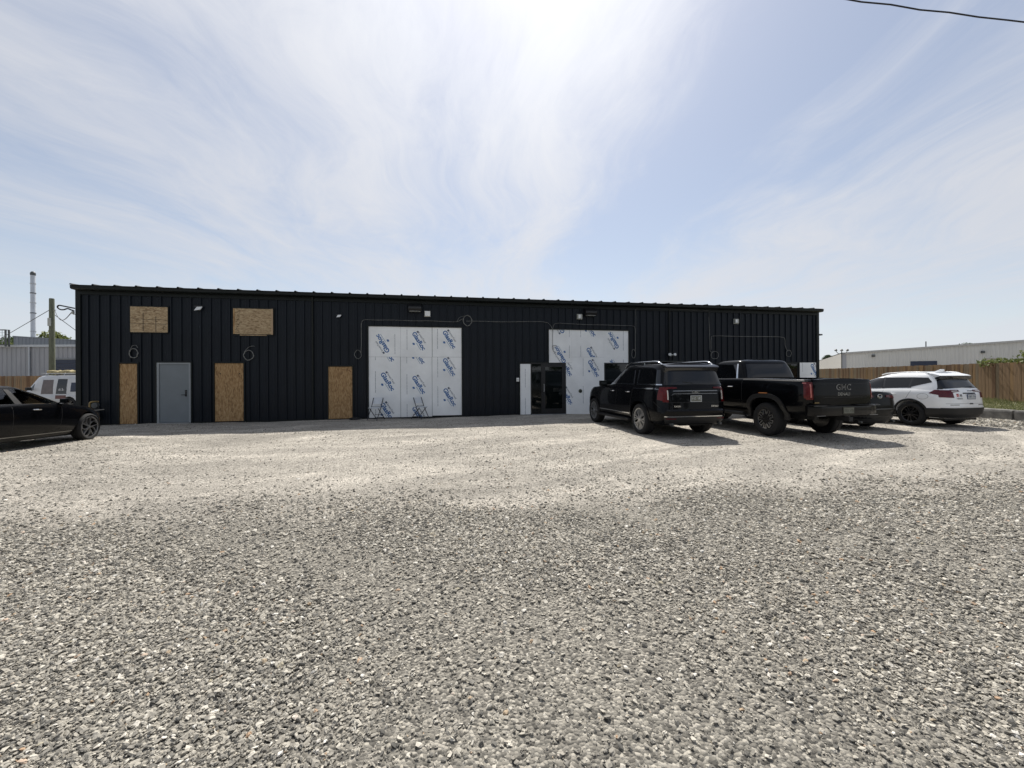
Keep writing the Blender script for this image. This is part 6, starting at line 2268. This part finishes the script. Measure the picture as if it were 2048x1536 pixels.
# ------------------------------------------------------------------ trees
def tree_meshes(seed, height, radius, leaf, nleaf, mat, trunk_h):
    r2 = random.Random(seed)
    n2 = np.random.default_rng(seed)
    tr = MB()
    tr.tube([(0, 0, 0), (.05, .02, trunk_h * .5), (-.03, .05, trunk_h), (0, 0, height * .8)], [.045 * height * .6, .035 * height * .6, .026 * height * .6, .006 * height], 8)
    cl = []
    for k in range(16):
        a = r2.uniform(0, 6.283)
        zz = trunk_h * .7 + (height - trunk_h * .7) * r2.random() ** .8 * .9
        sh = math.sin(math.pi * min(1, max(.12, (zz - trunk_h * .5) / (height - trunk_h * .5)))) ** .6
        rr = radius * sh * r2.uniform(.35, .95)
        c = Vector((rr * math.cos(a), rr * math.sin(a), zz))
        z0 = max(trunk_h * .5, zz - rr * .9)
        tr.tube([(0, 0, z0), tuple(Vector((0, 0, z0)).lerp(c, .5) + Vector((0, 0, .15))), tuple(c)], [.012 * height, .008 * height, .003 * height], 5)
        cl.append((c, radius * r2.uniform(.28, .5)))
    P = []
    per = nleaf // len(cl)
    for c, cr in cl:
        d = n2.normal(size=(per, 3))
        d /= np.linalg.norm(d, axis=1)[:, None]
        rr = cr * (0.35 + 0.65 * n2.random(per) ** .5) * (0.85 + 0.3 * n2.random(per))
        P.append(np.array(c) + d * rr[:, None] * np.array([1, 1, .8]))
    P = np.concatenate(P)
    N = len(P)
    a = n2.normal(size=(N, 3))
    a /= np.linalg.norm(a, axis=1)[:, None]
    b = np.cross(a, n2.normal(size=(N, 3)))
    b /= np.linalg.norm(b, axis=1)[:, None]
    s = leaf * (.6 + .8 * n2.random(N))[:, None]
    V = np.stack([P - a * s, P + b * s * .55, P + a * s, P - b * s * .55], 1).reshape(-1, 3)
    me = bpy.data.meshes.new('crown')
    me.from_pydata(V.tolist(), [], np.arange(N * 4).reshape(-1, 4).tolist())
    me.materials.append(mat)
    return tr.mesh('trunk', M_BARK, 50), me


def tree(name, meshes, loc, sc_, rz, label, group):
    o = empty(name, loc, rz)
    tag(o, label, 'tree', group)
    o.scale = (sc_, sc_, sc_)
    link('trunk', meshes[0], o)
    link('crown', meshes[1], o)
    return o


TA = tree_meshes(5, 9.0, 3.6, .20, 9000, M_LEAF, 2.6)
TB = tree_meshes(8, 10.5, 3.4, .20, 9000, M_LEAFD, 2.2)
TY = tree_meshes(12, 9.0, 3.9, .24, 5200, M_LEAFY, 2.6)
tree('leafy_tree', TY, (-84.5, 74, 0), 1.14, .4, 'yellow-green tree showing above the warehouse roof right of the utility pole', 'trees beyond the buildings')
tree('leafy_tree', TA, (-90.5, 75, 0), 1.02, 1.4, 'green tree top between the chimney stack and the utility pole', 'trees beyond the buildings')
tree('leafy_tree', TB, (-77.5, 72, 0), .80, 2.1, 'dark green tree top beside the left corner of the black building', 'trees beyond the buildings')
tree('leafy_tree', TB, (91.5, 118, 0), .72, .4, 'dark tree top at the right end of the black building', 'trees beyond the buildings')
tree('leafy_tree', TB, (95.0, 122, 0), .72, 1.9, 'dark tree top against the left end of the pale warehouse', 'trees beyond the buildings')
tree('leafy_tree', TY, (116.0, 110, 0), 1.04, .1, 'sunlit tree top just right of the distant pole above the warehouse', 'trees beyond the buildings')
tree('leafy_tree', TA, (121.0, 109, 0), 1.07, 2.5, 'rightmost tree top above the pale warehouse roof', 'trees beyond the buildings')
# the belt of trees across the road that the panes and dark paint mirror
for k, (x, y, s, z) in enumerate(((-38, -28, .85, .3), (-29, -30, 1.0, 1.1), (-20.5, -28, .8, 2.2), (-12, -30, 1.0, 3.3), (-4, -29, .85, .8), (4.5, -31, 1.05, 4.2), (12.5, -28.5, .85, 5.0), (20.5, -30, 1.0, .2), (29, -28, .9, 1.7), (38, -29, 1.0, 2.9))):
    tree('roadside_tree', TB if k % 2 else TA, (x, y, 0), s, z, '%s tree from the left in the roadside belt mirrored in the entrance glass' % ('first', 'second', 'third', 'fourth', 'fifth', 'sixth', 'seventh', 'eighth', 'ninth', 'tenth')[k], 'roadside trees mirrored in the glass')

# creeper hanging over the right fence
n2 = np.random.default_rng(3)
for cx, cy, cz, rx, rz_, N, lab in ((19.35, 15.9, 2.02, 1.0, .14, 900, 'pale green creeper spilling over the right fence top'), (18.97, 14.9, 2.16, .34, .18, 350, 'upright leafy shoot rising above the right fence')):
    P = np.stack([cx + n2.normal(0, .12, N), cy + rx * (n2.random(N) * 2 - 1), cz + n2.normal(0, rz_ * .5, N)], 1)
    a = n2.normal(size=(N, 3))
    a /= np.linalg.norm(a, axis=1)[:, None]
    b = np.cross(a, n2.normal(size=(N, 3)))
    b /= np.linalg.norm(b, axis=1)[:, None]
    s = .05 * (.6 + .8 * n2.random(N))[:, None]
    V = np.stack([P - a * s, P + b * s * .6, P + a * s, P - b * s * .6], 1).reshape(-1, 3)
    me = bpy.data.meshes.new('foliage')
    me.from_pydata(V.tolist(), [], np.arange(N * 4).reshape(-1, 4).tolist())
    me.materials.append(M_LEAFY)
    o = empty('creeper', (cx, cy, 0))
    tag(o, lab, 'plant')
    f = link('foliage', me, o)
    f.location = (-cx, -cy, 0)
    st = MB()
    for k in range(8):
        yy = rx * (k / 3.5 - 1)
        st.tube(spline([(.15, yy, .4), (.18, yy + .1, 1.2), (.05, yy - .05, cz + rz_ * .6)], 4), .012, 5)
    st.build('stem', M_BARK, o)
